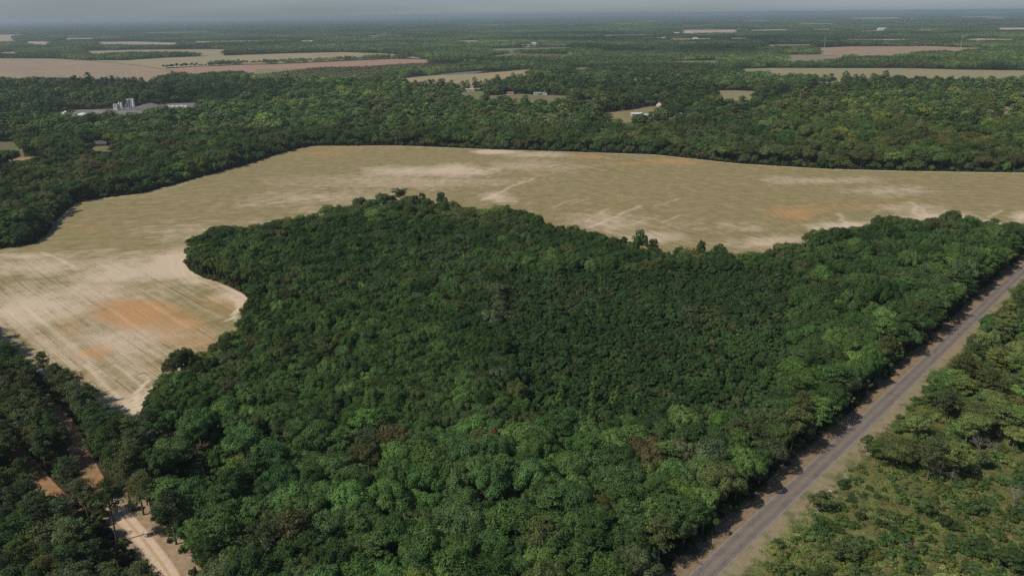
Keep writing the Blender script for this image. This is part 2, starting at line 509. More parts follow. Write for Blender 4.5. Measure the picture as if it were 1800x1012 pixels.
def build_field():
    st = 1.6
    x0, y0 = FIELD.min(0) - 2
    x1, y1 = FIELD.max(0) + 2
    x0, x1 = max(x0, -420), min(x1, 640)
    nx, ny = int((x1 - x0) / st) + 1, int((y1 - y0) / st) + 1
    X, Y = np.meshgrid(x0 + np.arange(nx) * st, y0 + np.arange(ny) * st)
    V = np.c_[X.ravel(), Y.ravel()]
    ins = inside(V, FIELD)
    idx = np.arange(nx * ny).reshape(ny, nx)
    q = np.stack([idx[:-1, :-1], idx[:-1, 1:], idx[1:, 1:], idx[1:, :-1]], -1).reshape(-1, 4)
    q = q[ins[q].sum(1) >= 2]
    used = np.unique(q)
    d, foot = seg_dist(V[used], FIELD, True, True)
    out = ~ins[used]
    Vu = V[used].copy()
    Vu[out] = foot[out]
    remap = np.full(nx * ny, -1)
    remap[used] = np.arange(len(used))
    q = remap[q]
    dist = np.where(out, 0, d)
    u, v, _ = proj(np.c_[Vu, np.zeros(len(Vu))])
    wob = (fbm(Vu[:, 0], Vu[:, 1], 26, 4) - 0.5)
    wob2 = (fbm(Vu[:, 0], Vu[:, 1], 60, 4, 3.3) - 0.5)

    def blob(list_):
        s = np.zeros(len(Vu))
        for (bu, bv, ru, rv, a) in list_:
            c = P(bu, bv)[:2]
            ex = P(bu + ru, bv)[:2] - c
            ey = P(bu, bv + rv)[:2] - c
            A = np.linalg.inv(np.c_[ex, ey])
            r = np.sqrt((((Vu - c) @ A.T) ** 2).sum(1)) + wob * 0.9 + wob2 * 0.7
            s = np.maximum(s, a * np.clip(1.25 - r, 0, 1) ** 0.8)
        return s

    sand = blob([(770, 299, 130, 13, .85), (870, 267, 45, 4, .9), (700, 318, 230, 14, .4), (560, 350, 170, 20, .42), (400, 410, 200, 26, .42),
                 (330, 468, 120, 36, 1.15), (215, 470, 170, 40, .78), (90, 470, 130, 22, .65), (40, 450, 60, 8, .7), (60, 535, 130, 46, .85),
                 (220, 610, 190, 80, .62), (160, 515, 160, 30, .6), (230, 705, 60, 40, .6), (930, 292, 90, 14, .42), (945, 272, 60, 5, .55),
                 (1060, 392, 80, 20, .5), (1140, 418, 70, 14, .6), (870, 347, 40, 12, .8), (1000, 420, 70, 10, .4), (1440, 318, 110, 9, .45),
                 (1555, 336, 90, 12, .52), (1640, 385, 80, 18, .75), (1490, 402, 70, 14, .75), (1350, 424, 90, 12, .55), (1300, 400, 60, 9, .3),
                 (1740, 395, 40, 10, .6), (1600, 365, 70, 10, .4), (1210, 400, 90, 14, .2), (1800, 380, 25, 14, .7), (420, 520, 40, 25, .8)])
    orange = blob([(235, 548, 75, 28, 1.15), (310, 565, 70, 26, .75), (170, 622, 45, 18, .8), (330, 602, 80, 22, .55), (120, 575, 40, 30, .35),
                   (130, 660, 40, 15, .7), (620, 260, 130, 4, .5), (565, 270, 70, 6, .6), (1040, 276, 36, 4, .95), (1185, 284, 52, 7, 1.1),
                   (1100, 288, 45, 4, .65), (1400, 374, 72, 13, 1.05), (1470, 362, 90, 9, .5), (1560, 355, 60, 8, .35), (950, 305, 35, 5, .5),
                   (1350, 297, 30, 3, .5), (400, 540, 60, 18, .45), (150, 402, 40, 12, .35), (245, 345, 60, 8, .25), (1100, 345, 60, 8, .25),
                   (1820, 385, 20, 8, .7), (270, 640, 60, 14, .3), (1010, 385, 50, 9, .25)])
    orange *= np.where(v < 450, .62, 1.0)
    # pale sandy margin ploughed along the wood
    edge = np.clip(1 - dist / (2.6 + 3 * (wob + .3)), 0, 1) * (v < 470) * (u > 100)
    sand = np.maximum(sand, edge * 0.9)
    track = np.clip(1 - dist / 2.4, 0, 1) * ((v < 310) & (u > 1050)) * 0.8

    def stroke(pts, w, a, wig=0.6):
        line = smooth_line([P(*p)[:2] for p in pts], 10)
        line = line + np.c_[fbm(line[:, 0], line[:, 1], 5, 3) - .5, fbm(line[:, 1], line[:, 0], 5, 3, 2.) - .5] * wig * 4
        return a * np.clip(1.4 - seg_dist(Vu, line) / w, 0, 1)

    for pts, w, a in [
        ([(850, 352), (880, 338), (905, 326), (940, 314)], 2.4, .9), ([(905, 326), (925, 318)], 4, .5),
        ([(970, 365), (990, 356), (1012, 350)], 1.6, .6), ([(1005, 358), (1035, 350)], 1.6, .5),
        ([(1040, 398), (1075, 384), (1105, 370), (1130, 361)], 2.2, .85), ([(1030, 390), (1070, 366)], 1.6, .6),
        ([(1165, 390), (1195, 378)], 1.8, .7), ([(1150, 362), (1190, 350)], 1.8, .6), ([(1100, 398), (1140, 382)], 1.6, .45),
        ([(1485, 404), (1488, 392), (1478, 384), (1470, 375)], 2.2, .9), ([(1488, 392), (1505, 396)], 2.2, .7), ([(1455, 425), (1470, 412), (1484, 402)], 2.5, .8),
        ([(1650, 388), (1622, 380), (1606, 372), (1612, 362), (1600, 355)], 2.2, .9), ([(1612, 362), (1625, 372), (1640, 384)], 1.8, .7),
        ([(1728, 396), (1740, 382), (1758, 370)], 2.0, .9), ([(1700, 390), (1715, 378)], 1.6, .4), ([(1782, 398), (1800, 378)], 2.2, .6),
        ([(245, 735), (238, 712), (242, 690), (262, 668), (250, 660)], 1.1, .9), ([(240, 728), (215, 702), (190, 682), (170, 660), (150, 640)], 1.1, .8),
        ([(250, 728), (256, 700), (285, 662)], 1.2, .8), ([(232, 706), (255, 690), (240, 672), (205, 640)], 1.0, .6), ([(225, 715), (262, 690), (280, 678)], 1.0, .6),
        ([(428, 530), (416, 545), (408, 558), (395, 565)], 1.0, .8), ([(420, 524), (421, 545), (412, 562)], 0.9, .7), ([(405, 520), (417, 534), (414, 552), (418, 568)], 0.9, .6),
        ([(390, 500), (425, 516), (438, 528)], 1.2, .6), ([(330, 465), (345, 490), (385, 504)], 1.3, .5), ([(318, 455), (325, 485), (370, 508)], 1.0, .4),
        ([(300, 450), (305, 478), (330, 500)], 1.0, .35), ([(72, 443), (105, 456), (137, 474)], 1.4, .6), ([(72, 430), (140, 475), (220, 530)], 1.0, .3),
        ([(160, 352), (250, 344), (330, 322)], 1.6, .5), ([(1085, 282), (1065, 278)], 1.5, .5), ([(40, 538), (125, 606), (200, 668)], 1.0, .55),
        ([(205, 626), (250, 653)], 1.0, .5), ([(150, 560), (230, 620)], .8, .4), ([(190, 540), (270, 595)], .8, .4), ([(240, 520), (330, 575)], .8, .35),
        ([(15, 545), (75, 600), (140, 650)], 1.0, .5), ([(360, 545), (405, 562)], .8, .4), ([(330, 530), (390, 558)], .8, .4)]:
        track = np.maximum(track, stroke(pts, w * (0.75 if pts[0][1] > 430 else .8), a * (1 if pts[0][1] > 430 else .42), .6 if pts[0][1] > 430 else 1.8))
    track = np.maximum(track, blob([(242, 722, 16, 18, .6), (432, 526, 10, 7, .4)]))
    # drill rows: their bearing swings round from the near corner to the far side
    dA = P(125, 606)[:2] - P(40, 538)[:2]
    dB = P(760, 318)[:2] - P(520, 330)[:2]
    dC = P(1130, 362)[:2] - P(1040, 397)[:2]
    dD = P(1700, 330)[:2] - P(1400, 322)[:2]
    ang = [math.atan2(d[1], d[0]) for d in (dA, dB, dC, dD)]
    th = np.interp(u, [600, 1000, 1350, 1600], [ang[1], ang[2], ang[2] * .6 + ang[3] * .4, ang[3]])
    near = v > 455 + (u - 100) * 0.05
    th = np.where(near, ang[0], th)
    ru = -np.sin(th) * Vu[:, 0] + np.cos(th) * Vu[:, 1]
    rv = np.cos(th) * Vu[:, 0] + np.sin(th) * Vu[:, 1]
    rv = np.where(near, rv * .3, rv)
    ru = np.where(near, ru * 2.1, ru * 1.15)
    me = mesh_np('field', np.c_[Vu, np.full(len(Vu), 0.03)], q, (field_material(),))
    a = me.attributes.new('soil', 'FLOAT_COLOR', 'POINT')
    a.data.foreach_set('color', np.c_[np.clip(sand, 0, 1.2), np.clip(orange, 0, 1.2), np.clip(track, 0, 1), np.ones(len(Vu))].astype(np.float32).ravel())
    a = me.attributes.new('row', 'FLOAT_VECTOR', 'POINT')
    a.data.foreach_set('vector', np.c_[ru, rv, np.where(near, 1.0, .6)].astype(np.float32).ravel())
    o = link('field', me)
    tag(o, 'big tan field with thin green rows and patches of bare sand', None, None, 'structure')


build_field()


# ------------------------------------------------------------------ roads
def asphalt():
    m, n, l = new_mat('asphalt')
    g = n.new('ShaderNodeNewGeometry')
    at = nd(n, 'ShaderNodeAttribute', attribute_name='across')
    f = noise_n(n, l, g.outputs['Position'], 0.25, 5, 0.6)
    f2 = noise_n(n, l, g.outputs['Position'], 4.0, 3, 0.7)
    c = ramp_n(n, l, f, [(0.3, (0.126, 0.105, 0.095)), (0.7, (0.17, 0.143, 0.129))])
    # polished wheel paths and the oily strip between them
    w = ramp_n(n, l, at.outputs['Fac'], [(0.0, (.95,) * 3), (0.14, (1.12,) * 3), (0.26, (.88,) * 3), (0.38, (1.12,) * 3), (0.5, (.98,) * 3),
                                        (0.62, (1.12,) * 3), (0.74, (.88,) * 3), (0.86, (1.12,) * 3), (1.0, (.95,) * 3)])
    c = mixrgb(n, l, 'MULTIPLY', 0.9, c, w)
    c = mixrgb(n, l, 'MULTIPLY', 0.5, c, ramp_n(n, l, f2, [(0.3, (.75,) * 3), (0.7, (1.2,) * 3)]))
    # tar-sealed cracks running across and along
    v = n.new('ShaderNodeTexVoronoi')
    v.feature = 'DISTANCE_TO_EDGE'
    v.inputs['Scale'].default_value = 0.13
    l.new(g.outputs['Position'], v.inputs['Vector'])
    k = ramp_n(n, l, v.outputs['Distance'], [(0.0, (.62,) * 3), (0.02, (1,) * 3)])
    c = mixrgb(n, l, 'MULTIPLY', 0.8, c, k)
    finish(n, l, c, 0.85, f2, 0.25, 0.02)
    return m


road = strip('road', ROAD_C, -ROAD_W / 2, ROAD_W / 2, 0.06, asphalt(), 'structure', 'narrow grey paved road running diagonally past the wood', 16)
n_ = len(ROAD_C)
at = road.data.attributes.new('across', 'FLOAT', 'POINT')
at.data.foreach_set('value', np.repeat(np.linspace(0, 1, 17), n_).astype(np.float32))


def marking_mat(name, col, lo, hi):
    m, n, l = new_mat(name)
    g = n.new('ShaderNodeNewGeometry')
    f = noise_n(n, l, g.outputs['Position'], 0.8, 6, 0.75)
    c = mixrgb(n, l, 'MIX', ramp_n(n, l, f, [(lo, (0, 0, 0)), (hi, (1, 1, 1))]), (0.15, 0.125, 0.11, 1), (*col, 1))
    finish(n, l, c, 0.8, None, 0.2)
    return m


M_YEL = marking_mat('worn_yellow_paint', (0.3, 0.23, 0.105), 0.3, 0.6)
M_WHT = marking_mat('worn_white_paint', (0.36, 0.33, 0.28), 0.25, 0.5)
for d in (-0.16, 0.16):
    strip('road_marking', ROAD_C, d - 0.06, d + 0.06, 0.066, M_YEL, 'structure', 'faded yellow centre line on the paved road', 1)
for d in (-ROAD_W / 2 + 0.22, ROAD_W / 2 - 0.22):
    strip('road_marking', ROAD_C, d - 0.07, d + 0.07, 0.066, M_WHT, 'structure', 'worn white edge line on the paved road', 1)
# which side is the wood?
t = ROAD_C[-1] - ROAD_C[0]
left_sign = 1.0
ra = fbm(ROAD_C[:, 0], ROAD_C[:, 1], 22, 3)
rb = fbm(ROAD_C[:, 0], ROAD_C[:, 1], 22, 3, 4.)
strip('verge', ROAD_C, 5.5 + 6 * ra, ROAD_W / 2 - 0.25, 0.03, M_LITTER, 'structure', 'brown leaf strewn verge between the wood and the road', 6)
strip('verge', ROAD_C, -(7.5 + 5.5 * rb), -(ROAD_W / 2 - 0.25), 0.034, M_VERGE, 'structure', 'dry grass verge between the road and the scrub', 6)


def dirt_mat():
    m, n, l = new_mat('dirt_road')
    g = n.new('ShaderNodeNewGeometry')
    at = nd(n, 'ShaderNodeAttribute', attribute_name='across')
    f = noise_n(n, l, g.outputs['Position'], 0.5, 6, 0.65)
    c = ramp_n(n, l, f, [(0.3, (0.42, 0.32, 0.23)), (0.7, (0.54, 0.43, 0.33))])
    w = ramp_n(n, l, at.outputs['Fac'], [(0.0, (.72, .6, .5)), (0.12, (1, 1, 1)), (0.36, (1.03,) * 3), (0.47, (.8, .72, .6)), (0.55, (.86, .8, .7)),
                                        (0.62, (1.02,) * 3), (0.85, (1, 1, 1)), (1.0, (.8, .7, .6))])
    c = mixrgb(n, l, 'MULTIPLY', 0.95, c, w)
    finish(n, l, c, 0.95, f, 0.1, 0.06)
    return m


dro = strip('dirt_road', DIRT_C, -DIRT_W / 2, DIRT_W / 2, 0.075, dirt_mat(), 'structure', 'pale rutted dirt road coming out of the pines at lower left', 12)
at = dro.data.attributes.new('across', 'FLOAT', 'POINT')
at.data.foreach_set('value', np.repeat(np.linspace(0, 1, 13), len(DIRT_C)).astype(np.float32))
strip('dirt_shoulder', DIRT_C, -DIRT_W / 2 - 5.0 * (0.4 + fbm(DIRT_C[:, 0], DIRT_C[:, 1], 9, 3)), DIRT_W / 2 + 2.2, 0.05, M_SHOULDER, 'structure', 'brown shoulder of bare earth and weeds beside the dirt road', 6)
strip('red_dirt_path', LANE_C, -3.0, 3.0, 0.04, M_REDDIRT, 'structure', 'red dirt lane between the two rows of pines beside the field', 4)
strip('red_dirt_path', LANE2_C, -2.8, 2.8, 0.044, M_REDDIRT, 'structure', 'red dirt track among the pines at the lower left edge', 4)

# scrub ground right of the road
SC = np.array(list(offset(ROAD_C, -6.0)[4:70]) + [P(2050, 470)[:2], P(2200, 1150)[:2], P(1250, 1150)[:2]])
scrub_poly = SC


def face_sheet(name, poly, z, mat, label, kind='structure'):
    import bmesh
    bm = bmesh.new()
    vs = [bm.verts.new((p[0], p[1], z)) for p in poly]
    f = bm.faces.new(vs)
    f.normal_update()
    if f.normal.z < 0: f.normal_flip()
    bmesh.ops.triangulate(bm, faces=[f])
    me = bpy.data.meshes.new(name)
    bm.to_mesh(me)
    bm.free()
    me.materials.append(mat)
    o = link(name, me)
    tag(o, label, None, None, kind)
    return o


face_sheet('scrub_ground', SC, 0.02, M_SCRUB, 'olive weeds and bare soil of the scrub right of the road')

# ------------------------------------------------------------------ far fields and clearings: z of a corner is the height of what hides the ground there
T = 12
FAR = [
    ('tan_red_field', [(-300, 101), (0, 103), (95, 103.5), (160, 107), (240, 115), (300, 124), (300, 131, 4), (262, 143, T), (190, 140, T), (110, 136, T), (0, 133, T), (-300, 128, T)],
     (0.22, 0.17, 0.11), (0.29, 0.225, 0.155), 'broad reddish ploughed field at the far left beyond the woods'),
    ('green_tan_field', [(160, 106.5), (215, 106.5), (300, 101.5), (400, 98), (500, 94.5), (600, 92), (690, 95), (745, 103), (690, 102), (580, 107), (480, 112), (420, 113), (330, 117.5), (290, 119), (301, 123.5), (240, 114.5)],
     (0.23, 0.2, 0.115), (0.29, 0.24, 0.145), 'long tan green field behind the hedgerow at the upper left'),
    ('red_strip_field', [(292, 121), (330, 118.5), (420, 114.5), (480, 113.5), (580, 109), (690, 104), (760, 105), (745, 112, 2), (640, 118, 4), (520, 124, 5), (440, 124, 6), (330, 128, T)],
     (0.24, 0.165, 0.115), (0.31, 0.2, 0.14), 'narrow reddish field in front of the hedgerow'),
    ('orchard_ground', [(450, 122), (640, 118.5), (720, 113), (800, 112), (815, 122, 3), (700, 124, 5), (640, 137, 6), (540, 136, T), (440, 131, T)],
     (0.16, 0.15, 0.08), (0.22, 0.19, 0.1), 'grass under the young orchard rows'),
    ('tan_field', [(700, 139), (760, 133), (850, 129), (935, 122), (925, 130, T), (850, 146, T), (790, 149, T), (720, 146, T)],
     (0.24, 0.2, 0.11), (0.29, 0.24, 0.14), 'tan field just behind the pond'),
    ('orchard_ground', [(845, 101), (900, 94), (1000, 95.5), (1000, 104, 3), (880, 105, 4)], (0.15, 0.14, 0.075), (0.2, 0.17, 0.09), 'grass under the far orchard rows'),
    ('wide_field', [(1285, 122), (1350, 120), (1600, 120.5), (1690, 123), (1850, 125), (2000, 127), (2000, 134, T), (1800, 138, T), (1640, 137, T), (1500, 139, T), (1420, 135, T), (1310, 126, T)],
     (0.2, 0.185, 0.1), (0.26, 0.225, 0.135), 'wide green tan field across the right above the woods'),
    ('small_clearing', [(1255, 159.5), (1290, 159), (1332, 161), (1325, 174, T), (1300, 179, T), (1268, 172, T)], (0.17, 0.16, 0.085), (0.23, 0.2, 0.11), 'small grass clearing right of the white house'),
    ('small_clearing', [(1105, 137.5), (1140, 136.5), (1170, 137.5), (1150, 143, T), (1115, 142, T)], (0.21, 0.19, 0.1), (0.26, 0.22, 0.13), 'small tan clearing among the middle woods'),
    ('red_field', [(1432, 84.5), (1500, 82), (1640, 81.5), (1700, 84), (1770, 85), (1690, 88, T), (1620, 89, T), (1560, 97, T), (1510, 97, T), (1450, 94, T)],
     (0.235, 0.165, 0.115), (0.3, 0.215, 0.155), 'reddish ploughed field at the far right'),
    ('pale_field', [(1199, 53), (1296, 52.2), (1296, 57, T), (1200, 59, T)], (0.34, 0.26, 0.19), (0.38, 0.29, 0.21), 'pale tan field near the horizon right of centre'),
    ('pale_field', [(1320, 53), (1380, 51.5), (1382, 53, T), (1325, 54.3, T)], (0.28, 0.25, 0.18), (0.32, 0.27, 0.2), 'thin pale field near the horizon'),
    ('pale_field', [(1180, 68.5), (1250, 67.5), (1250, 69.5, 9), (1180, 71, 9)], (0.3, 0.22, 0.15), (0.34, 0.25, 0.17), 'thin tan field below the pale one'),
    ('pale_field', [(1490, 32.3), (1585, 31), (1585, 33, 9), (1492, 34, 9)], (0.38, 0.31, 0.23), (0.42, 0.34, 0.25), 'pale sliver of field under the skyline at right'),
    ('pale_field', [(1590, 34), (1615, 32.5), (1612, 35.5, 9)], (0.38, 0.31, 0.23), (0.42, 0.34, 0.25), 'short pale sliver under the skyline'),
    ('pale_field', [(1725, 32), (1770, 31.5), (1770, 33.5, 9), (1728, 33.6, 9)], (0.4, 0.32, 0.24), (0.44, 0.35, 0.26), 'pale sliver of field under the skyline at far right'),
    ('pale_field', [(1752, 49.3), (1850, 48.5), (1850, 52, T), (1755, 52, T)], (0.4, 0.32, 0.24), (0.44, 0.35, 0.26), 'bright field strip at the right edge'),
    ('pale_field', [(1508, 55), (1555, 53), (1556, 54.7, 9), (1510, 56, 9)], (0.3, 0.26, 0.2), (0.34, 0.3, 0.22), 'thin pale strip above the red field'),
    ('pale_field', [(1430, 51.5), (1462, 51), (1462, 52.5, 9), (1430, 53, 9)], (0.3, 0.25, 0.19), (0.34, 0.28, 0.21), 'little pale strip left of the thin one'),
    ('pale_field', [(1690, 70), (1720, 68), (1780, 69), (1770, 72, 9), (1700, 72.5, 9)], (0.3, 0.25, 0.19), (0.34, 0.28, 0.21), 'tan strip beside the right hand pylon'),
    ('pale_field', [(1340, 52.6), (1385, 52), (1385, 53.4, 9), (1340, 54, 9)], (0.3, 0.26, 0.2), (0.34, 0.3, 0.22), 'thin pale strip'),
    ('pale_field', [(-60, 62), (40, 61), (62, 62), (20, 66), (30, 73, T), (-60, 75, T)], (0.3, 0.22, 0.16), (0.34, 0.25, 0.19), 'reddish field at the far left edge near the horizon'),
    ('pale_field', [(50, 73), (95, 73.5), (85, 78, T), (45, 77, T)], (0.3, 0.24, 0.17), (0.34, 0.27, 0.2), 'short tan field at the far left'),
    ('pale_field', [(170, 74), (240, 73.5), (310, 75.5), (305, 79, T), (240, 78, T), (175, 76.5, T)], (0.27, 0.22, 0.15), (0.32, 0.26, 0.18), 'thin tan field left of centre far away'),
    ('pale_field', [(155, 90), (240, 88), (395, 87), (392, 94, T), (330, 92, T), (230, 92, T), (160, 95, T)], (0.22, 0.2, 0.12), (0.27, 0.23, 0.14), 'tan green strip behind the first hedge'),
    ('pale_field', [(530, 71.5), (550, 71), (550, 73.5, 9), (532, 74, 9)], (0.3, 0.28, 0.2), (0.34, 0.3, 0.22), 'tiny pale field left of centre far away'),
    ('pale_field', [(998, 44), (1010, 43.5), (1008, 45.5, 9)], (0.4, 0.38, 0.3), (0.45, 0.4, 0.3), 'tiny bright field near the skyline'),
    ('pale_field', [(912, 78.5), (945, 77.5), (944, 79.5, 9), (914, 80, 9)], (0.24, 0.22, 0.14), (0.28, 0.25, 0.16), 'small clearing around a far white house'),
    ('homestead_lawn', [(798, 162), (850, 160), (855, 168, 4), (852, 173, T), (830, 172, T), (812, 165, T)], (0.115, 0.125, 0.055), (0.16, 0.16, 0.075), 'lawn around the long white mobile home'),
    ('homestead_lawn', [(850, 170), (900, 165), (960, 167.5), (1000, 169), (1000, 176, 4), (965, 184, 6), (930, 181, 9), (880, 178, 6), (858, 178, 4)], (0.12, 0.12, 0.058), (0.17, 0.155, 0.08), 'mown grass in front of the two white houses'),
    ('homestead_lawn', [(1015, 177), (1045, 176), (1045, 182, 6), (1015, 184, 6)], (0.12, 0.125, 0.055), (0.16, 0.155, 0.075), 'strip of grass left of the long shed'),
    ('homestead_lawn', [(1040, 202.5), (1105, 193), (1140, 188), (1160, 184), (1168, 189), (1150, 200, 2), (1170, 206, 2), (1135, 211, 8), (1100, 213, 9), (1065, 210, 8)], (0.16, 0.145, 0.07), (0.22, 0.185, 0.1), 'dry grass around the long shed'),
    ('homestead_lawn', [(1755, 188), (1785, 187), (1785, 203, 6), (1760, 205, 6)], (0.18, 0.15, 0.075), (0.24, 0.19, 0.1), 'dry grass clearing at the far right edge'),
    ('plant_yard', [(100, 198), (130, 193.5), (190, 192), (250, 187), (300, 182.5), (340, 181), (355, 183), (340, 190, 6), (300, 189, 7), (255, 193, 6), (240, 200, 6), (190, 203, 6), (150, 206, 6), (105, 203, 6)],
     (0.13, 0.12, 0.105), (0.2, 0.185, 0.165), 'pale gravel yard of the concrete plant'),
    ('homestead_lawn', [(-40, 250), (20, 249), (38, 249.5), (40, 262, 6), (20, 266, 6), (-40, 268, 6)], (0.09, 0.1, 0.042), (0.13, 0.125, 0.06), 'lawn behind the white gabled house at the left edge'),
    ('homestead_lawn', [(12, 279), (50, 276), (90, 275), (80, 282, 5), (30, 284, 5)], (0.24, 0.17, 0.09), (0.28, 0.21, 0.12), 'bare yard in front of the white gabled house'),
    ('homestead_lawn', [(160, 256), (215, 257), (215, 262, 5), (162, 262, 5)], (0.12, 0.125, 0.055), (0.16, 0.15, 0.075), 'lawn in front of the dark roofed house'),
    ('tan_strip', [(325, 281), (338, 281), (336, 286, 5), (325, 286, 5)], (0.28, 0.2, 0.13), (0.3, 0.22, 0.14), 'small bare patch in the left woods'),
    ('pale_field', [(1600, 53), (1640, 52.5), (1640, 54, 9), (1600, 54.5, 9)], (0.26, 0.24, 0.17), (0.3, 0.27, 0.2), 'thin field strip above the red field'),
    ('pale_field', [(1283, 67.4), (1317, 66.8), (1318, 69, 9), (1285, 69.6, 9)], (0.3, 0.25, 0.18), (0.36, 0.3, 0.22), 'short tan strip left of the dark pine block'),
    ('pale_field', [(1305, 37), (1347, 36.5), (1346, 37.8, 9), (1308, 38.2, 9)], (0.36, 0.32, 0.25), (0.4, 0.35, 0.28), 'pale sliver under the skyline right of centre'),
    ('pale_field', [(1487, 69.4), (1600, 69), (1600, 70.8, 9), (1490, 71.4, 9)], (0.27, 0.23, 0.17), (0.32, 0.27, 0.2), 'long thin pale strip above the far red field'),
    ('pale_field', [(113, 67.5), (165, 67), (160, 70, 9), (116, 70.5, 9)], (0.29, 0.22, 0.16), (0.33, 0.26, 0.19), 'thin tan sliver at the far left'),
    ('pale_field', [(340, 73), (460, 71.5), (458, 73.5, 9), (345, 75.5, 9)], (0.24, 0.2, 0.14), (0.29, 0.24, 0.17), 'long thin tan strip above the hedge fields'),
    ('pale_field', [(0, 92), (30, 91.5), (32, 96, 9), (0, 97, 9)], (0.23, 0.2, 0.13), (0.28, 0.24, 0.15), 'little tan clearing above the broad reddish field'),
    ('pale_field', [(800, 72), (842, 71), (842, 73, 9), (803, 74, 9)], (0.2, 0.2, 0.13), (0.25, 0.23, 0.15), 'faint clearing left of the far white farmhouse'),
    ('pale_field', [(1010, 119.5), (1034, 119), (1034, 121.5, 9), (1012, 122, 9)], (0.2, 0.18, 0.1), (0.25, 0.22, 0.13), 'tiny clearing in the middle woods'),
    ('far_pasture', [(1345, 79), (1425, 78), (1430, 81, 9), (1350, 83, 9)], (0.14, 0.14, 0.085), (0.19, 0.18, 0.11), 'pale green pasture left of the far red field'),
    ('far_pasture', [(1378, 97), (1470, 95.5), (1485, 102, 9), (1440, 107, 9), (1395, 108, 9)], (0.17, 0.15, 0.095), (0.23, 0.19, 0.12), 'rough tan pasture below the left end of the far red field'),
    ('far_pasture', [(860, 86), (1000, 83.5), (1005, 86, 9), (870, 90, 9)], (0.12, 0.13, 0.075), (0.16, 0.165, 0.1), 'long pale green field in the far middle'),
    ('far_pasture', [(1060, 61.5), (1150, 60.5), (1150, 62.2, 9), (1065, 63.5, 9)], (0.13, 0.13, 0.085), (0.17, 0.165, 0.11), 'thin green field left of the pale barns'),
    ('far_pasture', [(640, 63), (760, 61.5), (758, 63, 9), (650, 65, 9)], (0.14, 0.14, 0.09), (0.18, 0.17, 0.11), 'thin green field left of centre near the skyline'),
    ('far_pasture', [(1560, 60), (1690, 58.5), (1690, 60.2, 9), (1565, 62, 9)], (0.14, 0.14, 0.09), (0.18, 0.17, 0.11), 'thin green field right of centre near the skyline'),
    ('far_pasture', [(1400, 42), (1470, 41), (1470, 42.2, 9), (1402, 43.4, 9)], (0.22, 0.2, 0.14), (0.26, 0.23, 0.16), 'faint tan field under the skyline right of centre'),
    ('far_pasture', [(250, 57), (380, 56), (380, 57.8, 9), (255, 59, 9)], (0.16, 0.15, 0.1), (0.2, 0.18, 0.12), 'faint field strip at the left near the skyline'),
    ('far_pasture', [(1180, 108), (1260, 106.5), (1262, 109, 9), (1185, 111, 9)], (0.12, 0.13, 0.07), (0.16, 0.16, 0.09), 'small green pasture below the plantation'),
    ('far_pasture', [(960, 131), (1010, 130), (1012, 134, 10), (965, 135.5, 10)], (0.13, 0.14, 0.07), (0.17, 0.17, 0.09), 'small green pasture right of the tan field by the pond'),
    ('far_pasture', [(1420, 150), (1480, 149), (1482, 153, 10), (1425, 154, 10)], (0.13, 0.14, 0.07), (0.17, 0.17, 0.09), 'little green clearing below the wide field'),
    ('pale_field', [(1680, 30), (1760, 29), (1755, 30.2, 9), (1690, 31, 9)], (0.33, 0.3, 0.24), (0.36, 0.32, 0.26), 'faint strip under the skyline'),
]
CLEAR = []
for i, (nm, px, c1, c2, lab) in enumerate(FAR):
    if nm in ('homestead_lawn', 'plant_yard'):
        px = [q if len(q) == 2 else (q[0], q[1], max(q[2], 9)) for q in px]
    poly = poly_px(px)
    CLEAR.append(poly)
    dd = np.linalg.norm(poly.mean(0))
    sc = 0.012 if dd > 2500 else 0.03
    face_sheet(nm, poly, 0.05 + 0.004 * i, mottled(nm, c1, c2, sc), lab)

# building plots stay free of trees: pixel of the base, half width, depth kept open towards the viewer
SITES = [(1190, 206, 8, 60), (1682, 206, 9, 62), (1625, 203, 6, 55), (1716, 214, 5, 55), (1160, 187, 9, 60), (15, 281, 8, 48), (176, 257, 12, 52), (897, 168, 9, 50),
         (220, 194, 24, 62), (310, 190, 22, 50), (265, 189, 36, 22), (130, 203, 26, 26), (1668, 217, 6, 40), (825, 161, 13, 60), (950, 167, 16, 55), (1119, 204, 12, 60)]
for (su, sv, hw, dp) in SITES:
    b = P(su, sv)[:2]
    CLEAR.append(np.array([(b[0] - hw, b[1] - dp), (b[0] + hw, b[1] - dp), (b[0] + hw, b[1] + 6), (b[0] - hw, b[1] + 6)]))



def low_zone(pts):
    """before the plots the woods are young and low, so the roofs show over them"""
    m = np.zeros(len(pts), bool)
    for (su, sv, hw, dp) in SITES:
        b = P(su, sv)[:2]
        m |= (np.abs(pts[:, 0] - b[0] * pts[:, 1] / b[1]) < hw + 5) & (pts[:, 1] < b[1] - dp) & (pts[:, 1] > b[1] - dp * 2.6)
    return m


# pond
POND = smooth_line([P(*p)[:2] for p in [(765, 131.8), (790, 129.4), (815, 127.4), (840, 125.6), (847, 127.2), (822, 130), (792, 132.2), (765, 131.8)]], 5)[:-1]
m_w, n_w, l_w = new_mat('pond_water')
g_w = n_w.new('ShaderNodeNewGeometry')
finish(n_w, l_w, (0.13, 0.13, 0.115), 0.6, noise_n(n_w, l_w, g_w.outputs['Position'], 0.6, 3), 0.5, 0.05, 0.2)
face_sheet('pond', POND, 0.3, m_w, 'grey pond behind the tan field')
CLEAR.append(POND)
#--TREES--
# ------------------------------------------------------------------ tree shapes
def unit(v):
    return v / np.maximum(np.linalg.norm(v, axis=-1, keepdims=True), 1e-9)


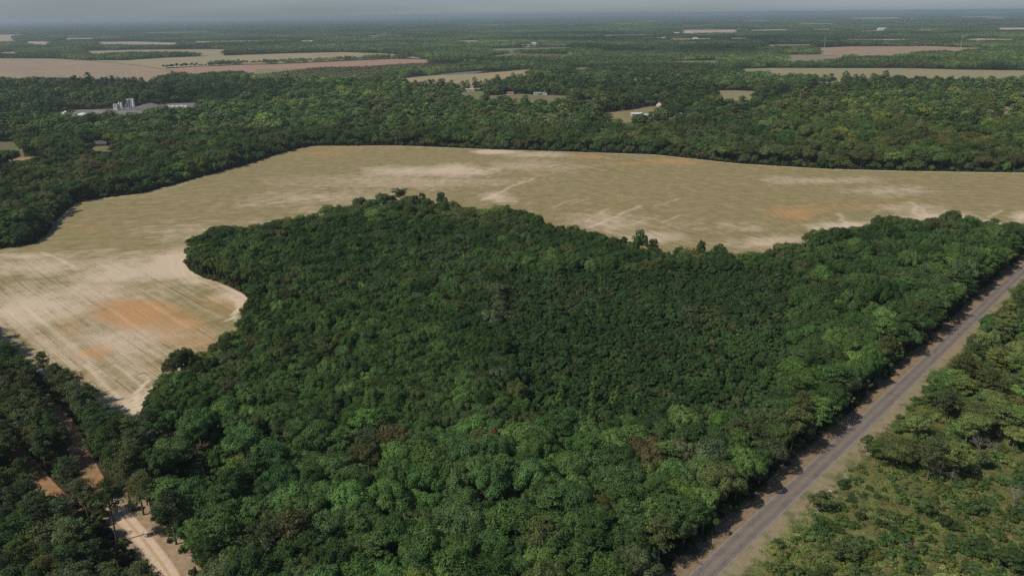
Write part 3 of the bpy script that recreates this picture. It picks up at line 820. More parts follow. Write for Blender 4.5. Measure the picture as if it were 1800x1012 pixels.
def quad_cloud(c, nrm, size, r, aspect=0.75):
    """small leaf sprays: one quad each, lying across its normal"""
    t = unit(np.cross(nrm, unit(r.normal(size=c.shape))))
    b = np.cross(nrm, t)
    s = (size * r.uniform(0.65, 1.35, len(c)))[:, None] * 0.5
    k = r.uniform(0.6, 1.0, (len(c), 1))
    cup = nrm * s * r.uniform(-0.35, 0.1, (len(c), 1))
    v = np.stack([c - t * s + cup, c - b * s * aspect * k, c + t * s + cup, c + b * s * aspect], 1).reshape(-1, 3)
    return v, np.arange(len(v)).reshape(-1, 4)


def rand_dirs(n, r, zmin=-1.0):
    z = r.uniform(zmin, 1, n)
    a = r.uniform(0, 2 * math.pi, n)
    q = np.sqrt(1 - z * z)
    return np.c_[q * np.cos(a), q * np.sin(a), z]


def tube(path, radii, sides=6):
    path = np.asarray(path, float)
    vs, qs = [], []
    for i, p in enumerate(path):
        d = unit(path[min(i + 1, len(path) - 1)] - path[max(i - 1, 0)])
        u = unit(np.cross(d, [0.31, 0.95, 0.05]))
        w = np.cross(d, u)
        for k in range(sides):
            a = 2 * math.pi * k / sides
            vs.append(p + (u * math.cos(a) + w * math.sin(a)) * radii[i])
    for i in range(len(path) - 1):
        for k in range(sides):
            a, b = i * sides + k, i * sides + (k + 1) % sides
            qs.append((a, b, b + sides, a + sides))
    return np.array(vs), np.array(qs)


def cat_parts(parts):
    vs, qs, o = [], [], 0
    for v, q in parts:
        vs.append(v)
        qs.append(np.asarray(q) + o)
        o += len(v)
    return np.concatenate(vs), np.concatenate(qs)


def lobed(r, lobes, rad, n, leaf, up=0.3, inner=0.78, squash=0.85):
    """sprays of leaves over the skins of overlapping rounded boughs"""
    w = rad ** 2
    cnt = np.maximum((n * 1.6 * w / w.sum()).astype(int), 6)
    li = np.repeat(np.arange(len(lobes)), cnt)
    d = rand_dirs(len(li), r, -0.75)
    # knots of twigs: the skin of a bough is itself lumpy
    f = 1 + 0.16 * np.sin(d[:, 0] * 6.5 + li * 1.7) * np.sin(d[:, 1] * 6.1 + li * 2.3) + 0.14 * np.sin(d[:, 2] * 7.3 + li) * np.sin(d[:, 0] * 9.7 + li) \
        + r.normal(0, 0.07, len(li))
    p = lobes[li] + d * (rad[li] * f)[:, None] * np.array([1, 1, squash])
    keep = np.ones(len(p), bool)
    for k in range(len(lobes)):
        q = (p - lobes[k]) / np.array([1, 1, squash])
        keep &= (np.linalg.norm(q, axis=1) > rad[k] * inner) | (li == k)
    # ragged: drop sprays where a slow pattern says so
    g = np.sin(p[:, 0] * 2.1 + p[:, 2] * 1.3) * np.sin(p[:, 1] * 2.3 - p[:, 2] * 1.1) + r.normal(0, 0.35, len(p))
    keep &= g > -0.75
    p, d, li = p[keep], d[keep], li[keep]
    if len(p) > n:
        s = r.permutation(len(p))[:n]
        p, d, li = p[s], d[s], li[s]
    nrm = unit(d + r.normal(0, 0.22, p.shape) + np.array([0, 0, up * .6]))
    v, q = quad_cloud(p, nrm, np.full(len(p), leaf), r)
    lobe_shade = r.uniform(0.78, 1.24, len(lobes))
    shade = lobe_shade[li] * r.uniform(0.88, 1.13, len(p))
    return v, q, shade


def broadleaf(seed, R, H, n, leaf, base=0.33, nl=20, spread=0.66):
    r = np.random.default_rng(seed)
    Rz = H * (1 - base) / 2
    cz = H - Rz
    lobes, rad = [], []
    nl = int(nl * 1.7)
    ph = r.uniform(0, 6.28, 3)
    for i in range(nl):
        z = 1 - (i + 0.5) / nl * 1.4
        a = i * 2.399 + r.uniform(-0.6, 0.6)
        q = math.sqrt(max(0, 1 - z * z))
        out = 1 + .2 * math.sin(2 * a + ph[0]) + .14 * math.sin(3 * a + ph[1])
        k = r.uniform(0.5, 1.0) * out
        rr = R * r.uniform(0.17, 0.34)
        lobes.append((q * math.cos(a) * (R * k - rr * .4), q * math.sin(a) * (R * k - rr * .4), cz + z * max(Rz - rr, 0.3) * r.uniform(0.6, 1.15) + r.normal(0, .25)))
        rad.append(rr)
    lobes.append((0, 0, cz)); rad.append(R * 0.45)
    lobes, rad = np.array(lobes), np.array(rad)
    v, q, sh = lobed(r, lobes, rad, n, leaf)
    # trunk and limbs reaching for the boughs
    tw = 0.022 * H + 0.03
    bend = r.normal(0, 0.25, 2)
    top = np.array([bend[0], bend[1], cz])
    parts = [tube([(0, 0, -0.3), (0, 0, H * 0.12), (bend[0] * .6, bend[1] * .6, H * base), top], [tw * 1.5, tw, tw * .8, tw * .4])]
    for k in r.permutation(len(lobes) - 1)[:7]:
        st = np.array([bend[0] * .6, bend[1] * .6, H * base * r.uniform(0.85, 1.25)])
        e = lobes[k]
        parts.append(tube([st, st * .5 + e * .5 + np.array([0, 0, -.25]), e], [tw * .5, tw * .33, tw * .14], 5))
    return (v, q, sh), cat_parts(parts)


def conical(seed, R, H, n, leaf):
    r = np.random.default_rng(seed)
    lobes, rad = [], []
    for i in range(26):
        t = (i + 0.5) / 26
        z = H * (0.18 + 0.8 * t)
        k = R * (1 - t) ** 0.85
        a = i * 2.399 + r.uniform(-.3, .3)
        lobes.append((k * .62 * math.cos(a), k * .62 * math.sin(a), z))
        rad.append(max(0.3, k * .55))
    v, q, sh = lobed(r, np.array(lobes), np.array(rad), n, leaf, 0.4)
    return (v, q, sh), cat_parts([tube([(0, 0, -.3), (0, 0, H * .4), (0.05, 0.05, H * .93)], [.2, .15, .04])])


def pine(seed, R, H, n, leaf, base=0.45, nb=34, flat=False):
    """tall pine: clear trunk, bare limbs, open crown of separate needle tufts"""
    r = np.random.default_rng(seed)
    lean = r.normal(0, 0.5, 2)
    tr = lambda t: np.array([lean[0] * t * t, lean[1] * t * t, H * t])
    tw = 0.016 * H
    ts = np.linspace(0, 0.97, 8)
    parts = [tube([tr(t) - np.array([0, 0, .3 if t == 0 else 0]) for t in ts], [tw * (1.15 - t) for t in ts], 7)]
    tc, trad = [], []
    for i in range(nb):
        t = base + (1 - base) * ((i + .5) / nb) ** (0.6 if flat else .85)
        a = i * 2.399 + r.uniform(-.5, .5)
        prof = (math.sin(math.pi * min(1, (t - base) / (1 - base) * .82 + .16)) ** .7) if not flat else ((t - base) / (1 - base)) ** .4
        L = R * prof * r.uniform(.55, 1.1)
        st = tr(t - .03)
        e = st + np.array([math.cos(a) * L, math.sin(a) * L, L * r.uniform(.1, .4)])
        parts.append(tube([st, st * .5 + e * .5 + np.array([0, 0, -.1 * L]), e], [tw * .3, tw * .2, tw * .08], 4))
        for s in range(3 if L > R * .5 else 2):
            f = 1 - .3 * s
            tc.append(st + (e - st) * f + r.normal(0, .28, 3) * np.array([1.2, 1.2, .5]))
            trad.append(R * r.uniform(.17, .27))
    for i in range(4):      # dead snags below the crown
        t = base * r.uniform(.6, .98)
        a = r.uniform(0, 6.28)
        L = R * r.uniform(.2, .5)
        st = tr(t)
        parts.append(tube([st, st + np.array([math.cos(a) * L, math.sin(a) * L, L * .15])], [tw * .22, tw * .06], 4))
    tc.append(tr(.98)); trad.append(R * .2)
    tc, trad = np.array(tc), np.array(trad)
    cnt = np.maximum((n * trad ** 2 / (trad ** 2).sum()).astype(int), 4)
    li = np.repeat(np.arange(len(tc)), cnt)
    d = rand_dirs(len(li), r, -.5)
    p = tc[li] + d * (trad[li] * r.uniform(.45, 1.08, len(li)))[:, None] * np.array([1.1, 1.1, .62])
    nrm = unit(d * .6 + r.normal(0, .55, p.shape) + np.array([0, 0, .35]))
    v, q = quad_cloud(p, nrm, np.full(len(p), leaf), r, .45)
    sh = r.uniform(.8, 1.2, len(tc))[li] * r.uniform(.7, 1.3, len(li))
    return (v, q, sh), cat_parts(parts)


def shrub(seed, R, H, n, leaf):
    r = np.random.default_rng(seed)
    nl = 18
    d = rand_dirs(nl, r, 0)
    k = r.uniform(.3, 1.0, (nl, 1))
    lobes = d * k * np.array([R, R, H * .7]) + np.array([0, 0, H * .28])
    rad = R * r.uniform(.16, .36, nl)
    v, q, sh = lobed(r, lobes, rad, n, leaf, .35, .7, H / R * .75)
    v[:, 2] = np.maximum(v[:, 2], 0.02)
    parts = []
    for i in range(5):
        parts.append(tube([(0, 0, -.1), lobes[i] * .5 + np.array([0, 0, .05]), lobes[i]], [.05, .035, .015], 4))
    return (v, q, sh), cat_parts(parts)


def bare_tree(seed, R, H):
    """dead or leafless tree: forking limbs down to twigs"""
    r = np.random.default_rng(seed)
    parts = []

    def grow(p, d, L, w, lev):
        m = p + d * L * .5 + r.normal(0, .05 * L, 3)
        e = p + d * L + r.normal(0, .07 * L, 3)
        parts.append(tube([p, m, e], [w, w * .8, w * .6], 5 if lev < 3 else 4))
        if lev >= 5: return
        for _ in range(3 if lev else 4):
            nd_ = unit(d + r.normal(0, .55, 3) + np.array([0, 0, .12]))
            grow(e if r.random() < .75 else m, nd_, L * r.uniform(.58, .8), w * .58, lev + 1)

    grow(np.array([0, 0, -.3]), np.array([0, 0, 1.0]), H * .33, H * .02, 0)
    return cat_parts(parts)


def make_kind(name, builder, mat, bark=M_BARK):
    (v, q, s), (tv, tq) = builder
    crown = mesh_np(name + '_crown', v, q, (mat,), None, s)
    trunk = mesh_np(name + '_trunk', tv, tq, (bark,))
    both_v, both_q = cat_parts([(v, q), (tv, tq)])
    both = mesh_np(name + '_whole', both_v, both_q, (mat, bark), np.r_[np.zeros(len(q), int), np.ones(len(tq), int)], np.r_[s, np.ones(len(tq))])
    return dict(crown=crown, trunk=trunk, both=both, R=np.percentile(np.linalg.norm(v[:, :2], axis=1), 90), H=v[:, 2].max())


KINDS = {}
KINDS['broad'] = [make_kind('broadleaf', broadleaf(100 + i, 4.0, 11.0, 7000, .34, b, nl), M_LEAF)
                  for i, (b, nl) in enumerate([(.3, 20), (.36, 16), (.28, 24), (.33, 18), (.4, 14), (.3, 22)])]
KINDS['big'] = [make_kind('large_broadleaf', broadleaf(200 + i, 6.2, 15.0, 14000, .40, b, nl), M_LEAF)
                for i, (b, nl) in enumerate([(.3, 30), (.36, 24), (.28, 34), (.33, 27), (.38, 20)])]
KINDS['skirted'] = [make_kind('skirted_broadleaf', broadleaf(250 + i, 4.4, 9.0, 7000, .36, .04, 22), M_LEAF) for i in range(4)]
KINDS['small'] = [make_kind('small_broadleaf', broadleaf(300 + i, 2.6, 8.0, 3400, .29, .25, 12), M_LEAF) for i in range(5)]
KINDS['cone'] = [make_kind('conical_tree', conical(400 + i, 2.3, 11.0, 2800, .36), M_LEAF) for i in range(3)]
KINDS['pine'] = [make_kind('pine', pine(500 + i, 4.0, 17.0, 4600, .46, b), M_NEEDLE, M_PALEBARK if i > 2 else M_BARK) for i, b in enumerate([.38, .45, .52, .42, .5])]
KINDS['flatpine'] = [make_kind('flat_topped_pine', pine(550 + i, 4.2, 16.0, 3600, .46, .68, 26, True), M_NEEDLE) for i in range(2)]
KINDS['shrub'] = [make_kind('shrub', shrub(600 + i, 1.5, h, 1500, .2), M_LEAF) for i, h in enumerate([1.4, 1.8, 2.3, 1.2, 2.0])]
DEAD = [mesh_np('bare_tree_limbs', *bare_tree(700 + i, 3.5, 11.0), (M_PALEBARK,)) for i in range(3)]


def lod_tree(seed, R, H, n, leaf, typ='b'):
    r = np.random.default_rng(seed)
    if typ == 'b':
        nl = 11
        i = np.arange(nl)
        z = 1 - (i + .5) / nl * 1.3
        a = i * 2.399 + r.uniform(-.5, .5, nl)
        q = np.sqrt(np.maximum(0, 1 - z * z))
        k = r.uniform(.5, .8, nl)
        Rz = H * .42
        lobes = np.c_[q * np.cos(a) * R * k, q * np.sin(a) * R * k, H - Rz + z * Rz * .72]
        rad = R * r.uniform(.3, .46, nl)
        v, q_, s = lobed(r, lobes, rad, n, leaf, .35)
    else:
        nl = 16
        t = np.linspace(.4, .97, nl)
        a = np.arange(nl) * 2.399
        k = R * np.sin(np.pi * np.clip((t - .4) / .6 * .8 + .2, 0, 1)) * r.uniform(.4, .9, nl)
        lobes = np.c_[np.cos(a) * k, np.sin(a) * k, t * H]
        v, q_, s = lobed(r, lobes, R * r.uniform(.22, .34, nl), n, leaf, .35, .6, .6)
    tv, tq = tube([(0, 0, -.3), (0, 0, H * .75)], [.02 * H, .01 * H], 5)
    V, Q = cat_parts([(v, q_), (tv, tq)])
    return mesh_np('distant_tree', V, Q, (M_LEAF, M_BARK), np.r_[np.zeros(len(q_), int), np.ones(len(tq), int)], np.r_[s, np.ones(len(tq))])


LOD = [lod_tree(800 + i, 4.2, h, 800, .85) for i, h in enumerate([11, 12.5, 10, 13.5, 9])] + \
      [lod_tree(850 + i, 3.6, 17, 460, .95, 'p') for i in range(3)]


def patch(seed, size, step, n, leaf, R=4.3):
    """a block of far-off woodland: many crowns, each a dome of leaf clumps"""
    r = np.random.default_rng(seed)
    g = np.arange(-size / 2 + step / 2, size / 2, step)
    X, Y = np.meshgrid(g, g)
    c = np.c_[X.ravel(), Y.ravel()] + r.uniform(-.45, .45, (X.size, 2)) * step
    hs = r.uniform(8.5, 15.5, len(c))
    tone = r.choice([.7, .85, 1.0, 1.15, 1.4], len(c), p=[.2, .25, .25, .2, .1])
    rr = R * r.uniform(.75, 1.2, len(c)) * step / 7
    vs, qs, sh, o = [], [], [], 0
    for i in range(len(c)):
        d = rand_dirs(n, r, -.15)
        p = d * np.array([rr[i], rr[i], rr[i] * .9]) * r.uniform(.8, 1.1, (n, 1)) + np.array([c[i, 0], c[i, 1], hs[i] - rr[i] * .9])
        v, q = quad_cloud(p, unit(d + r.normal(0, .3, d.shape)), np.full(n, leaf), r, .85)
        vs.append(v); qs.append(q + o); o += len(v)
        sh.append(tone[i] * r.uniform(.8, 1.2, n))
    return mesh_np('distant_wood', np.concatenate(vs), np.concatenate(qs), (M_LEAF,), None, np.concatenate(sh))


PATCH1 = [patch(900 + i, 36, 9.5, 80, 1.9, 5.4) for i in range(5)]
PATCH2 = [patch(920 + i, 74, 10, 26, 3.2, 5.0) for i in range(5)]
PATCH3 = [patch(940 + i, 300, 15, 7, 8.5, 6.0) for i in range(4)]


# ------------------------------------------------------------------ masses of woodland: points carrying a tree each
def mass(name, label, meshes, pts, idx, rot, scl, tint, kind='stuff'):
    col = bpy.data.collections.new(name + '_kinds')
    for i, me in enumerate(meshes):
        col.objects.link(bpy.data.objects.new('kind_%02d' % i + name, me))
    me = bpy.data.meshes.new(name)
    me.vertices.add(len(pts))
    me.vertices.foreach_set('co', np.asarray(pts, np.float32).ravel())
    for nm, ty, key, val in (('pick', 'INT', 'value', idx.astype(np.int32)), ('turn', 'FLOAT', 'value', rot.astype(np.float32)),
                             ('size', 'FLOAT_VECTOR', 'vector', scl.astype(np.float32).ravel()),
                             ('leaf_tint', 'FLOAT_COLOR', 'color', np.c_[tint, np.ones(len(tint))].astype(np.float32).ravel())):
        a = me.attributes.new(nm, ty, 'POINT')
        a.data.foreach_set(key, val)
    o = link(name, me)
    ng = bpy.data.node_groups.new(name, 'GeometryNodeTree')
    ng.interface.new_socket('Geometry', in_out='INPUT', socket_type='NodeSocketGeometry')
    ng.interface.new_socket('Geometry', in_out='OUTPUT', socket_type='NodeSocketGeometry')
    n, l = ng.nodes, ng.links
    gi, go = n.new('NodeGroupInput'), n.new('NodeGroupOutput')
    ci = n.new('GeometryNodeCollectionInfo')
    ci.inputs['Collection'].default_value = col
    ci.inputs['Separate Children'].default_value = True
    ci.inputs['Reset Children'].default_value = True
    ip = n.new('GeometryNodeInstanceOnPoints')

    def att(nm, dt):
        a = n.new('GeometryNodeInputNamedAttribute')
        a.data_type = dt
        a.inputs['Name'].default_value = nm
        return a.outputs['Attribute']

    cx = n.new('ShaderNodeCombineXYZ')
    l.new(att('turn', 'FLOAT'), cx.inputs['Z'])
    l.new(gi.outputs[0], ip.inputs['Points'])
    l.new(ci.outputs[0], ip.inputs['Instance'])
    ip.inputs['Pick Instance'].default_value = True
    l.new(att('pick', 'INT'), ip.inputs['Instance Index'])
    l.new(cx.outputs[0], ip.inputs['Rotation'])
    l.new(att('size', 'FLOAT_VECTOR'), ip.inputs['Scale'])
    l.new(ip.outputs[0], go.inputs[0])
    md = o.modifiers.new('trees', 'NODES')
    md.node_group = ng
    tag(o, label, None, None, kind)
    return o


PAL = {'dark green': (.036, .056, .022), 'deep green': (.044, .07, .026), 'mid green': (.056, .086, .031), 'bright green': (.078, .118, .036),
       'yellow green': (.098, .113, .035), 'olive green': (.07, .077, .032), 'grey green': (.066, .082, .04), 'brownish olive': (.072, .069, .032),
       'rusty red': (.16, .04, .02), 'pine green': (.048, .068, .034), 'pale green': (.1, .12, .06), 'light olive': (.094, .114, .042), 'fresh green': (.085, .125, .04)}
PAL = {k: (c[0] * 1.06, c[1] * 1.1, c[2] * 1.0) if k != 'rusty red' else c for k, c in PAL.items()}
NAMES = list(PAL)
PALV = np.array([PAL[k] for k in NAMES])


def clear_of(pts, pad=0.0, road_l=5.0, road_r=7.0):
    """True where a tree may stand"""
    ok = ~inside(pts, FIELD)
    near = pts[:, 1] < 800
    if near.any():
        q = pts[near]
        o = ok[near]
        o &= seg_dist(q, FIELD, True) > np.minimum(pad, 3.0)
        o &= seg_dist(q, ROAD_C) > ROAD_W / 2 + road_l
        ok[near] = o
    for c in CLEAR:
        lo, hi = c.min(0) - 30, c.max(0) + 30
        m = (pts[:, 0] > lo[0]) & (pts[:, 0] < hi[0]) & (pts[:, 1] > lo[1]) & (pts[:, 1] < hi[1])
        if m.any():
            q = pts[m]
            ok[m] &= ~inside(q, c)
    return ok


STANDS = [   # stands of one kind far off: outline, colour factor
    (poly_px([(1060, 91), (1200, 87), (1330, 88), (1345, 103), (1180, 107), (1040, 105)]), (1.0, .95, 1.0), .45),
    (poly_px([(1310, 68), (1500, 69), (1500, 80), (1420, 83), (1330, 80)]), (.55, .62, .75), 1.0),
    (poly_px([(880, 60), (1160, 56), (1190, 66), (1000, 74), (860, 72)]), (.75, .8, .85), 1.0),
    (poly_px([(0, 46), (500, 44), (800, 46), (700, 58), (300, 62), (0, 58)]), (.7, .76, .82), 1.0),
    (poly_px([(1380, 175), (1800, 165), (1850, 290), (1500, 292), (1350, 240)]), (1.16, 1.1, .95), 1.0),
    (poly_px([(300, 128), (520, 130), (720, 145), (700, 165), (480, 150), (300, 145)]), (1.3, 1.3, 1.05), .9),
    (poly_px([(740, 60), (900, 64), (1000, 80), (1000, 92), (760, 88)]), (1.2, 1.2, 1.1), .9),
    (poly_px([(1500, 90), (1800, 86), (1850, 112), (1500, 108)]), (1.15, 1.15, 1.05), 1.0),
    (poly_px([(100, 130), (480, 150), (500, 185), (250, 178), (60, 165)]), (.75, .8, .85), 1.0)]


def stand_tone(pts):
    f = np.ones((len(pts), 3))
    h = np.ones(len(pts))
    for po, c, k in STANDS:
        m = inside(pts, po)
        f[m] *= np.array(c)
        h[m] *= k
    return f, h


# ------------------------------------------------------------------ near woods, tree by tree
class Grid:
    def __init__(s, cell): s.c, s.d = cell, {}
    def ok(s, x, y, r, k):
        i, j = int(x // s.c), int(y // s.c)
        for a in range(i - 2, i + 3):
            for b in range(j - 2, j + 3):
                for (X, Y, Rr) in s.d.get((a, b), ()):
                    if (x - X) ** 2 + (y - Y) ** 2 < (k * (r + Rr)) ** 2: return False
        return True
    def add(s, x, y, r): s.d.setdefault((int(x // s.c), int(y // s.c)), []).append((x, y, r))


GAIN = {'beyond': 1.35, 'scrub': 1.5, 'front': np.array((1.12, 1.28, 1.32)), 'roadside': np.array((1.15, 1.25, 1.25)), 'middle': np.array((1.06, 1.15, 1.25)), 'deep': np.array((1.12, 1.2, 1.22)), 'edge': 1.2, 'pines': 1.4}
trees = []      # dict(kind, var, x, y, rot, s=(sx,sy,sz), tint, tone, region)
grid = Grid(6.0)


def put(kind, x, y, R, Hh, tone, region, jit=.12, force=None, var=None):
    k = KINDS[kind]
    i = rng.integers(len(k)) if var is None else var
    sxy = R / k[i]['R']
    sz = Hh / k[i]['H']
    t = np.array(PAL[tone]) * GAIN.get(region, 1.1) * (1 + rng.normal(0, jit)) * (1 + rng.normal(0, .05, 3))
    if kind == 'shrub': t = t * rng.uniform(.75, 1.1)
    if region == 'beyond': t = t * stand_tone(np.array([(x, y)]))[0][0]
    trees.append(dict(kind=kind, var=int(i), x=x, y=y, rot=rng.uniform(0, 6.28), s=(sxy * rng.uniform(.88, 1.14), sxy * rng.uniform(.88, 1.14), sz),
                      tint=np.clip(t, .008, .4), tone=tone, region=region, R=R, H=Hh, own=force))
    grid.add(x, y, R)


DEADS = []


def put_px(kind, u, v, z, R, Hh, tone, label, var=None):
    p = P(u, v, z)
    put(kind, p[0], p[1], R, Hh, tone, 'own', .03, label, var)
    return p


# trees the photograph singles out
put_px('broad', 1125, 417, 16, 4.8, 21, 'mid green', 'tall round headed green tree standing above the wood edge at the field', 0)
put_px('small', 1096, 420, 11, 3.0, 13, 'deep green', 'small dark tree left of the tall round one at the field edge')
put_px('small', 1149, 427, 10, 3.2, 13, 'deep green', 'small tree right of the tall round one at the field edge')
put_px('small', 1222, 440, 10.5, 3.6, 12.5, 'rusty red', 'rusty red leaved tree at the far edge of the wood')
put_px('small', 1233, 430, 12, 3.6, 15, 'deep green', 'dark tree rising just behind the rusty red one')
put_px('broad', 1265, 437, 10, 4.4, 13, 'mid green', 'rounded green tree right of the rusty red one by the field')
put_px('broad', 1195, 438, 10, 3.6, 12, 'deep green', 'low dark tree left of the rusty red one by the field')
put_px('big', 318, 630, 12, 5.4, 16, 'deep green', 'dark rounded tree jutting out over the near corner of the field')
put_px('broad', 300, 645, 6, 3.8, 10, 'dark green', 'lower dark tree under the one jutting into the field corner')
put_px('small', 390, 596, 5, 2.4, 7, 'mid green', 'small bushy tree alone on the wood edge by the orange soil')
put_px('flatpine', 702, 337, 17, 4.8, 19.5, 'pine green', 'flat topped pine standing above the far edge of the wood', 0)
put_px('broad', 690, 347, 12, 4.6, 14, 'deep green', 'broad dark tree left of the flat topped pine')
put_px('small', 740, 345, 13, 3.6, 16, 'deep green', 'narrow dark tree right of the flat topped pine')
put_px('small', 731, 350, 12, 2.8, 14, 'mid green', 'slim tree close beside the narrow dark one at the far edge')
put_px('small', 775, 344, 13, 4.2, 16, 'deep green', 'rounded dark tree at the top of the wood right of the pine')
put_px('big', 1548, 388, 15.5, 6.6, 19, 'deep green', 'big dark spreading tree by the washed out gully in the field')
put_px('broad', 1432, 415, 9, 6.2, 13, 'deep green', 'wide dark tree at the field edge left of the sandy gully')
put_px('broad', 1490, 412, 9, 5.5, 13, 'deep green', 'dark tree at the field edge right of the sandy gully')
put_px('big', 1600, 392, 13, 6.0, 17, 'mid green', 'large tree just right of the big dark spreading one')
put_px('big', 1640, 396, 12, 5.4, 16, 'olive green', 'olive tree left of the very large grey green one')
put_px('big', 1735, 402, 12, 6.2, 16, 'grey green', 'grey green tree right of the very large one near the road end')
put_px('big', 1680, 395, 14, 8.0, 17, 'grey green', 'very large grey green tree near the far end of the wood')
put_px('broad', 1785, 402, 10, 5.0, 14, 'deep green', 'dark tree beside the road at the right edge of the photo')
put_px('big', 395, 400, 12, 9.0, 14, 'deep green', 'large domed dark tree at the left shoulder of the wood')
put_px('broad', 350, 430, 9, 6.5, 12, 'deep green', 'dark tree at the left tip of the wood over pale sand')
for (u, v, h) in [(1042, 690, 13), (1040, 728, 13), (985, 695, 11), (1085, 695, 10), (1021, 742, 9), (1055, 745, 8), (1075, 708, 9), (1130, 738, 9)]:
    put_px('cone', u, v, h * .8, 2.5, h * 1.3, 'bright green' if v > 0 else '', {(1042, 690): 'tall pointed bright green tree in the middle of the wood, uppermost of its cluster',
            (1040, 728): 'pointed bright green tree just below the uppermost pointed one', (985, 695): 'pointed green tree left of the bright green pointed cluster'}.get((u, v)))
put_px('broad', 871, 766, 9, 2.0, 12, 'rusty red', 'dead tree with rusty red leaves deep in the wood')
put_px('big', 690, 770, 10, 5.5, 14, 'brownish olive', 'brownish olive crowned tree left of the rusty red one in the wood')
put_px('big', 640, 795, 11, 5.0, 15, 'brownish olive', 'brownish pine like tree with bare lower trunk in the wood')
put_px('pine', 512, 935, 12, 5.2, 19, 'olive green', 'olive pine with pale bare limbs near the bottom edge')
put_px('pine', 460, 960, 10, 4.6, 17, 'grey green', 'grey green pine left of the olive one near the bottom edge')
put_px('big', 1140, 795, 10, 6.5, 14, 'brownish olive', 'wide brownish olive tree in the wood left of the pale green one')
put_px('big', 1195, 790, 10, 4.6, 14, 'pale green', 'pale silvery green tree in the wood near the road')
put_px('big', 1063, 890, 9, 5.0, 13, 'olive green', 'tan olive domed tree in a gap of the wood near the bottom')
put_px('broad', 1560, 600, 10, 5.0, 13, 'brownish olive', 'brown olive tree beside the bright green one near the road')
put_px('big', 1490, 610, 9, 5.6, 13, 'bright green', 'bright fresh green tree in the wood near the road')
put_px('broad', 1465, 620, 8, 4.0, 11, 'bright green', 'smaller bright green tree left of the fresh green one')
q_ = P(206, 952)
put('pine', q_[0], q_[1], 3.4, 21, 'pine green', 'own', .03, 'tall pine with long bare trunk standing beside the dirt road', 2)
put_px('pine', 1640, 790, 11, 4.2, 15, 'grey green', 'slender pale trunked pine in the scrub right of the road')
put_px('pine', 1745, 665, 12, 5.2, 16, 'olive green', 'open crowned pine with bare trunk among the trees right of the road')
put_px('pine', 1698, 635, 12, 5.5, 16, 'olive green', 'rounded olive pine left of the open crowned one right of the road')
put_px('pine', 1665, 700, 9, 4.5, 13, 'grey green', 'grey green pine with dead limbs near the road in the scrub')
put_px('big', 1580, 790, 6, 6.5, 9.5, 'olive green', 'big spreading olive tree at the scrub edge beside the road')
put_px('broad', 1540, 790, 4, 4.6, 7.5, 'mid green', 'low green tree in front of the big spreading one by the road')
put_px('small', 1445, 878, 4, 3.0, 6.5, 'olive green', 'small round crowned tree alone at the verge of the road')
put_px('broad', 1640, 690, 6, 4.6, 9, 'mid green', 'bushy green tree at the road verge below the rounded olive pine')
put_px('big', 1770, 560, 9, 6.5, 13, 'olive green', 'large olive tree leaning to the road at the right edge')
DEADS += [(1511, 566, 10, 1.0, 'bare grey leafless tree among green trees near the road', 0),
          (1618, 560, 9, .8, 'bare pale limbed tree at the edge of the wood by the road', 1),
          (870, 540, 10, .95, 'thin bare pale tree in the middle of the wood', 2),
          (1655, 815, 6, .8, 'bare grey tree beside the slender pine in the scrub', 1),
          (1785, 870, 5, .7, 'bare forked tree at the right edge in the scrub', 0),
          (1725, 775, 7, .85, 'bare branched tree in the upper part of the scrub', 2),
          (530, 940, 8, .7, 'pale dead limbs beside the olive pine near the bottom edge', 1)]
put_px('cone', 1606, 918, 3, 2.2, 6, 'bright green', 'pointed bright green sapling in the middle of the scrub')
put_px('cone', 1587, 872, 2.5, 1.5, 5, 'bright green', 'smaller pointed sapling behind the bright green one in the scrub')
put_px('small', 1628, 890, 3, 3.4, 5.5, 'mid green', 'bushy green small tree right of the pointed saplings in the scrub')
put_px('small', 1660, 918, 2, 2.0, 4.5, 'dark green', 'dark round bush below the bushy small tree in the scrub')
put_px('small', 1480, 970, 3, 3.2, 6, 'mid green', 'green bushy tree low in the scrub near the bottom of the road')
put_px('small', 1780, 985, 3, 4.0, 6, 'deep green', 'dark green bushy tree in the bottom right corner of the scrub')
put_px('small', 1720, 960, 3, 3.2, 5, 'mid green', 'mid green bushy tree left of the dark one in the bottom right corner')
for (u, v, z, s, lab, i) in DEADS:
    p = P(u, v, z)
    e = empty('bare_tree', (p[0], p[1], 0), i * 2.1, s * 1.1)
    tag(e, lab, 'tree', 'bare leafless trees')
    link('trunk', DEAD[i], e)
    grid.add(p[0], p[1], 1.0)


# lanes of sight the photograph has: no crown stands between the viewer and these stretches of ground
OPEN = [np.array(q, float) for q in (
    [(207, 918), (262, 915), (352, 1020), (284, 1020)], [(58, 676), (74, 676), (140, 765), (118, 765)], [(146, 828), (172, 824), (216, 840), (212, 856), (150, 852)],
    [(66, 848), (90, 842), (100, 868), (76, 872)], [(28, 782), (48, 786), (74, 836), (44, 822)], [(184, 886), (215, 890), (216, 902), (184, 902)], [(197, 885), (211, 885), (213, 950), (203, 953)],
    [(-20, 552), (30, 590), (62, 612), (110, 648), (150, 676), (182, 702), (214, 728), (246, 744), (251, 706), (264, 682), (292, 650), (330, 606), (250, 560), (60, 480)],
    [(1196, 1030), (1211, 1006), (1350, 878), (1482, 755), (1625, 622), (1735, 519), (1800, 459), (1812, 478), (1750, 545), (1640, 660), (1545, 758), (1400, 908), (1330, 985), (1290, 1030)])]


